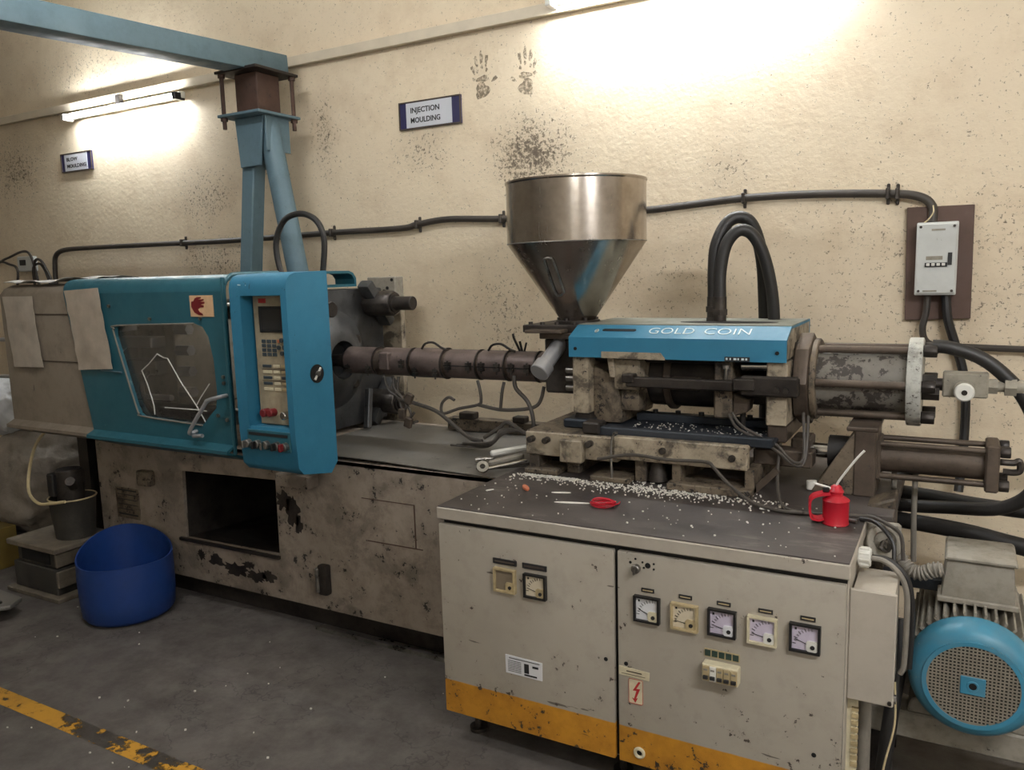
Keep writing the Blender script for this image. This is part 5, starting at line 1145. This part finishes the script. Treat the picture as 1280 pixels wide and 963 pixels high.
build('shell', MB().add(vs, fs), 'blue_plastic', tb_, angle=50)
one('sprue', MB().tube([(TX - .05, TY, .03), (TX - .02, TY + .04, .08), (TX + .05, TY + .05, .06)], .006, 6), 'pellet_white', 'white plastic sprue lying in the blue tub', 'sprue')

# stacked mould bases / boxes under the cover
bx = thing('stacked_box', 'dirty wooden box with drawer-like front beside the blue tub', 'box', (-3.83, 2.2, 0))
build('base_board', MB().box(-4.08, -3.655, 2.075, 2.40, 0, .022), 'wood_dirty', bx, bev=.003)
build('lower_body', MB().box(-4.05, -3.70, 2.105, 2.38, .022, .15), 'dark_box', bx, bev=.004)
build('upper_body', MB().box(-4.03, -3.71, 2.12, 2.38, .15, .235), 'dark_box', bx, bev=.004)
build('recess', MB().box(-3.99, -3.76, 2.116, 2.122, .165, .225), 'void', bx)
build('side_cleat', MB().box(-3.712, -3.695, 2.11, 2.39, .16, .225), 'wood_dirty', bx, bev=.003)
build('side_cleat', MB().box(-3.702, -3.685, 2.105, 2.39, .06, .14), 'wood_dirty', bx, bev=.003)
build('top_board', MB().box(-4.07, -3.67, 2.09, 2.40, .235, .262), 'wood_dirty', bx, bev=.004)
bu = thing('metal_bucket', 'dark oily metal bucket standing on the wooden box', 'bucket', (-3.79, 2.27, .262))
build('pail', MB().lathe([(0, .002), (.088, .002), (.105, .19), (.109, .195), (.109, .20), (.103, .20), (.085, .01), (0, .01)], (-3.785, 2.275, .262), (0, 0, 1), 36), 'dark_box', bu, angle=50)
build('rim_band', MB().ring((-3.785, 2.275, .462), (0, 0, 1), .107, .004, 36, 6), 'cream_aged', bu)
ma = thing('pump_unit', 'dark pump housing sitting in the metal bucket', 'pump', (-3.79, 2.29, .3))
build('housing', MB().cyl((-3.80, 2.28, .28), (-3.80, 2.28, .60), .062, n=20), 'dark_steel', ma, bev=.006)
build('cap', MB().box(-3.86, -3.81, 2.20, 2.24, .47, .585), 'black_plastic', ma, bev=.006)
build('outlet', MB().cyl((-3.74, 2.26, .52), (-3.70, 2.22, .56), .022, n=14), 'bolt_steel', ma)
one('pale_hose', MB().tube([(-4.06, 2.40, .80), (-4.14, 2.34, .70), (-4.13, 2.28, .58), (-4.02, 2.20, .48), (-3.88, 2.16, .446), (-3.78, 2.16, .455), (-3.69, 2.18, .470)], .0075, 8), 'straw_wire', 'thin pale hose looping from the beige cover to the bucket', 'hose')

def sack(name, c, s, seed, mat, label):
    bm = bmesh.new(); bmesh.ops.create_icosphere(bm, subdivisions=5, radius=1)
    for v in bm.verts:
        p = v.co.copy(); q = 1 + .17 * mnoise.noise(p * 2.0 + Vector((seed, 0, 0))) + .045 * mnoise.noise(p * 6 + Vector((0, seed, 0)))
        q += .06 * abs(mnoise.noise(Vector((p.x * 5, p.y * 5, p.z * 12 + seed))))
        v.co = Vector((math.copysign(abs(p.x) ** .75, p.x) * s[0] * q, math.copysign(abs(p.y) ** .75, p.y) * s[1] * q, max(p.z * q, -.86) * s[2]))
    bm.verts.index_update(); lo = min(v.co.z for v in bm.verts)
    mb = MB().add([tuple(v.co + Vector((c[0], c[1], c[2] - lo))) for v in bm.verts], [tuple(v.index for v in f.verts) for f in bm.faces]); bm.free()
    one(name, mb, mat, label, 'sack', angle=80)
sack('woven_sack', (-4.52, 2.56, .14), (.30, .24, .30), 3, 'sack_grey', 'bulging grey woven sack behind the wooden box')
sack('plastic_bag', (-4.70, 2.58, .665), (.26, .22, .17), 8, 'sack_white', 'crinkled white plastic bag lying on the grey sack')
one('pallet_block', MB().box(-4.95, -4.2, 2.35, 2.85, 0, .14), 'dark_box', 'dark low platform below the grey sack', 'platform', bev=.006)
one('yellow_crate', MB().box(-4.80, -4.40, 2.14, 2.32, 0, .22).box(-4.79, -4.41, 2.135, 2.14, .06, .10), 'yellow_crate', 'yellow plastic crate at the edge beside the wooden box', 'crate', bev=.006)
dr = thing('blue_drum', 'dark blue drum partly hidden behind the beige cover', 'drum', (-4.75, 2.95, 0))
build('shell', MB().lathe([(0, 0), (.27, 0), (.28, .02), (.28, .3), (.288, .31), (.288, .33), (.28, .34), (.28, .65), (.288, .66), (.288, .68), (.28, .69), (.28, 1.20), (.27, 1.22), (0, 1.22)], (-4.75, 3.02, 0), (0, 0, 1), 40), 'blue_plastic', dr, angle=50)
for z, lb in ((1.225, 'upper pale pipe sticking out beside the beige cover'), (1.03, 'lower pale pipe sticking out beside the beige cover')):
    one('pale_pipe', MB().cyl((-4.9, 2.35, z - .01), (-4.10, 2.35, z), .010, n=12), 'aluminium', lb, 'pipe')

# low metal plate on blocks at the edge of the frame
pt = thing('metal_platform', 'grey metal plate raised on a foot at the edge of the floor', 'platform', (-3.9, 1.75, 0))
build('plate', MB().prism([(-4.5, 1.70), (-3.80, 1.69), (-3.67, 1.87), (-3.72, 1.95), (-4.5, 1.99)], 'z', .055, .075), 'sheet_metal', pt, bev=.003)
build('foot', MB().box(-4.2, -4.1, 1.75, 1.90, 0, .055), 'dark_steel', pt)
build('bolt', MB().cyl((-3.74, 1.86, .075), (-3.74, 1.86, .084), .012, n=10), 'bolt_steel', pt)
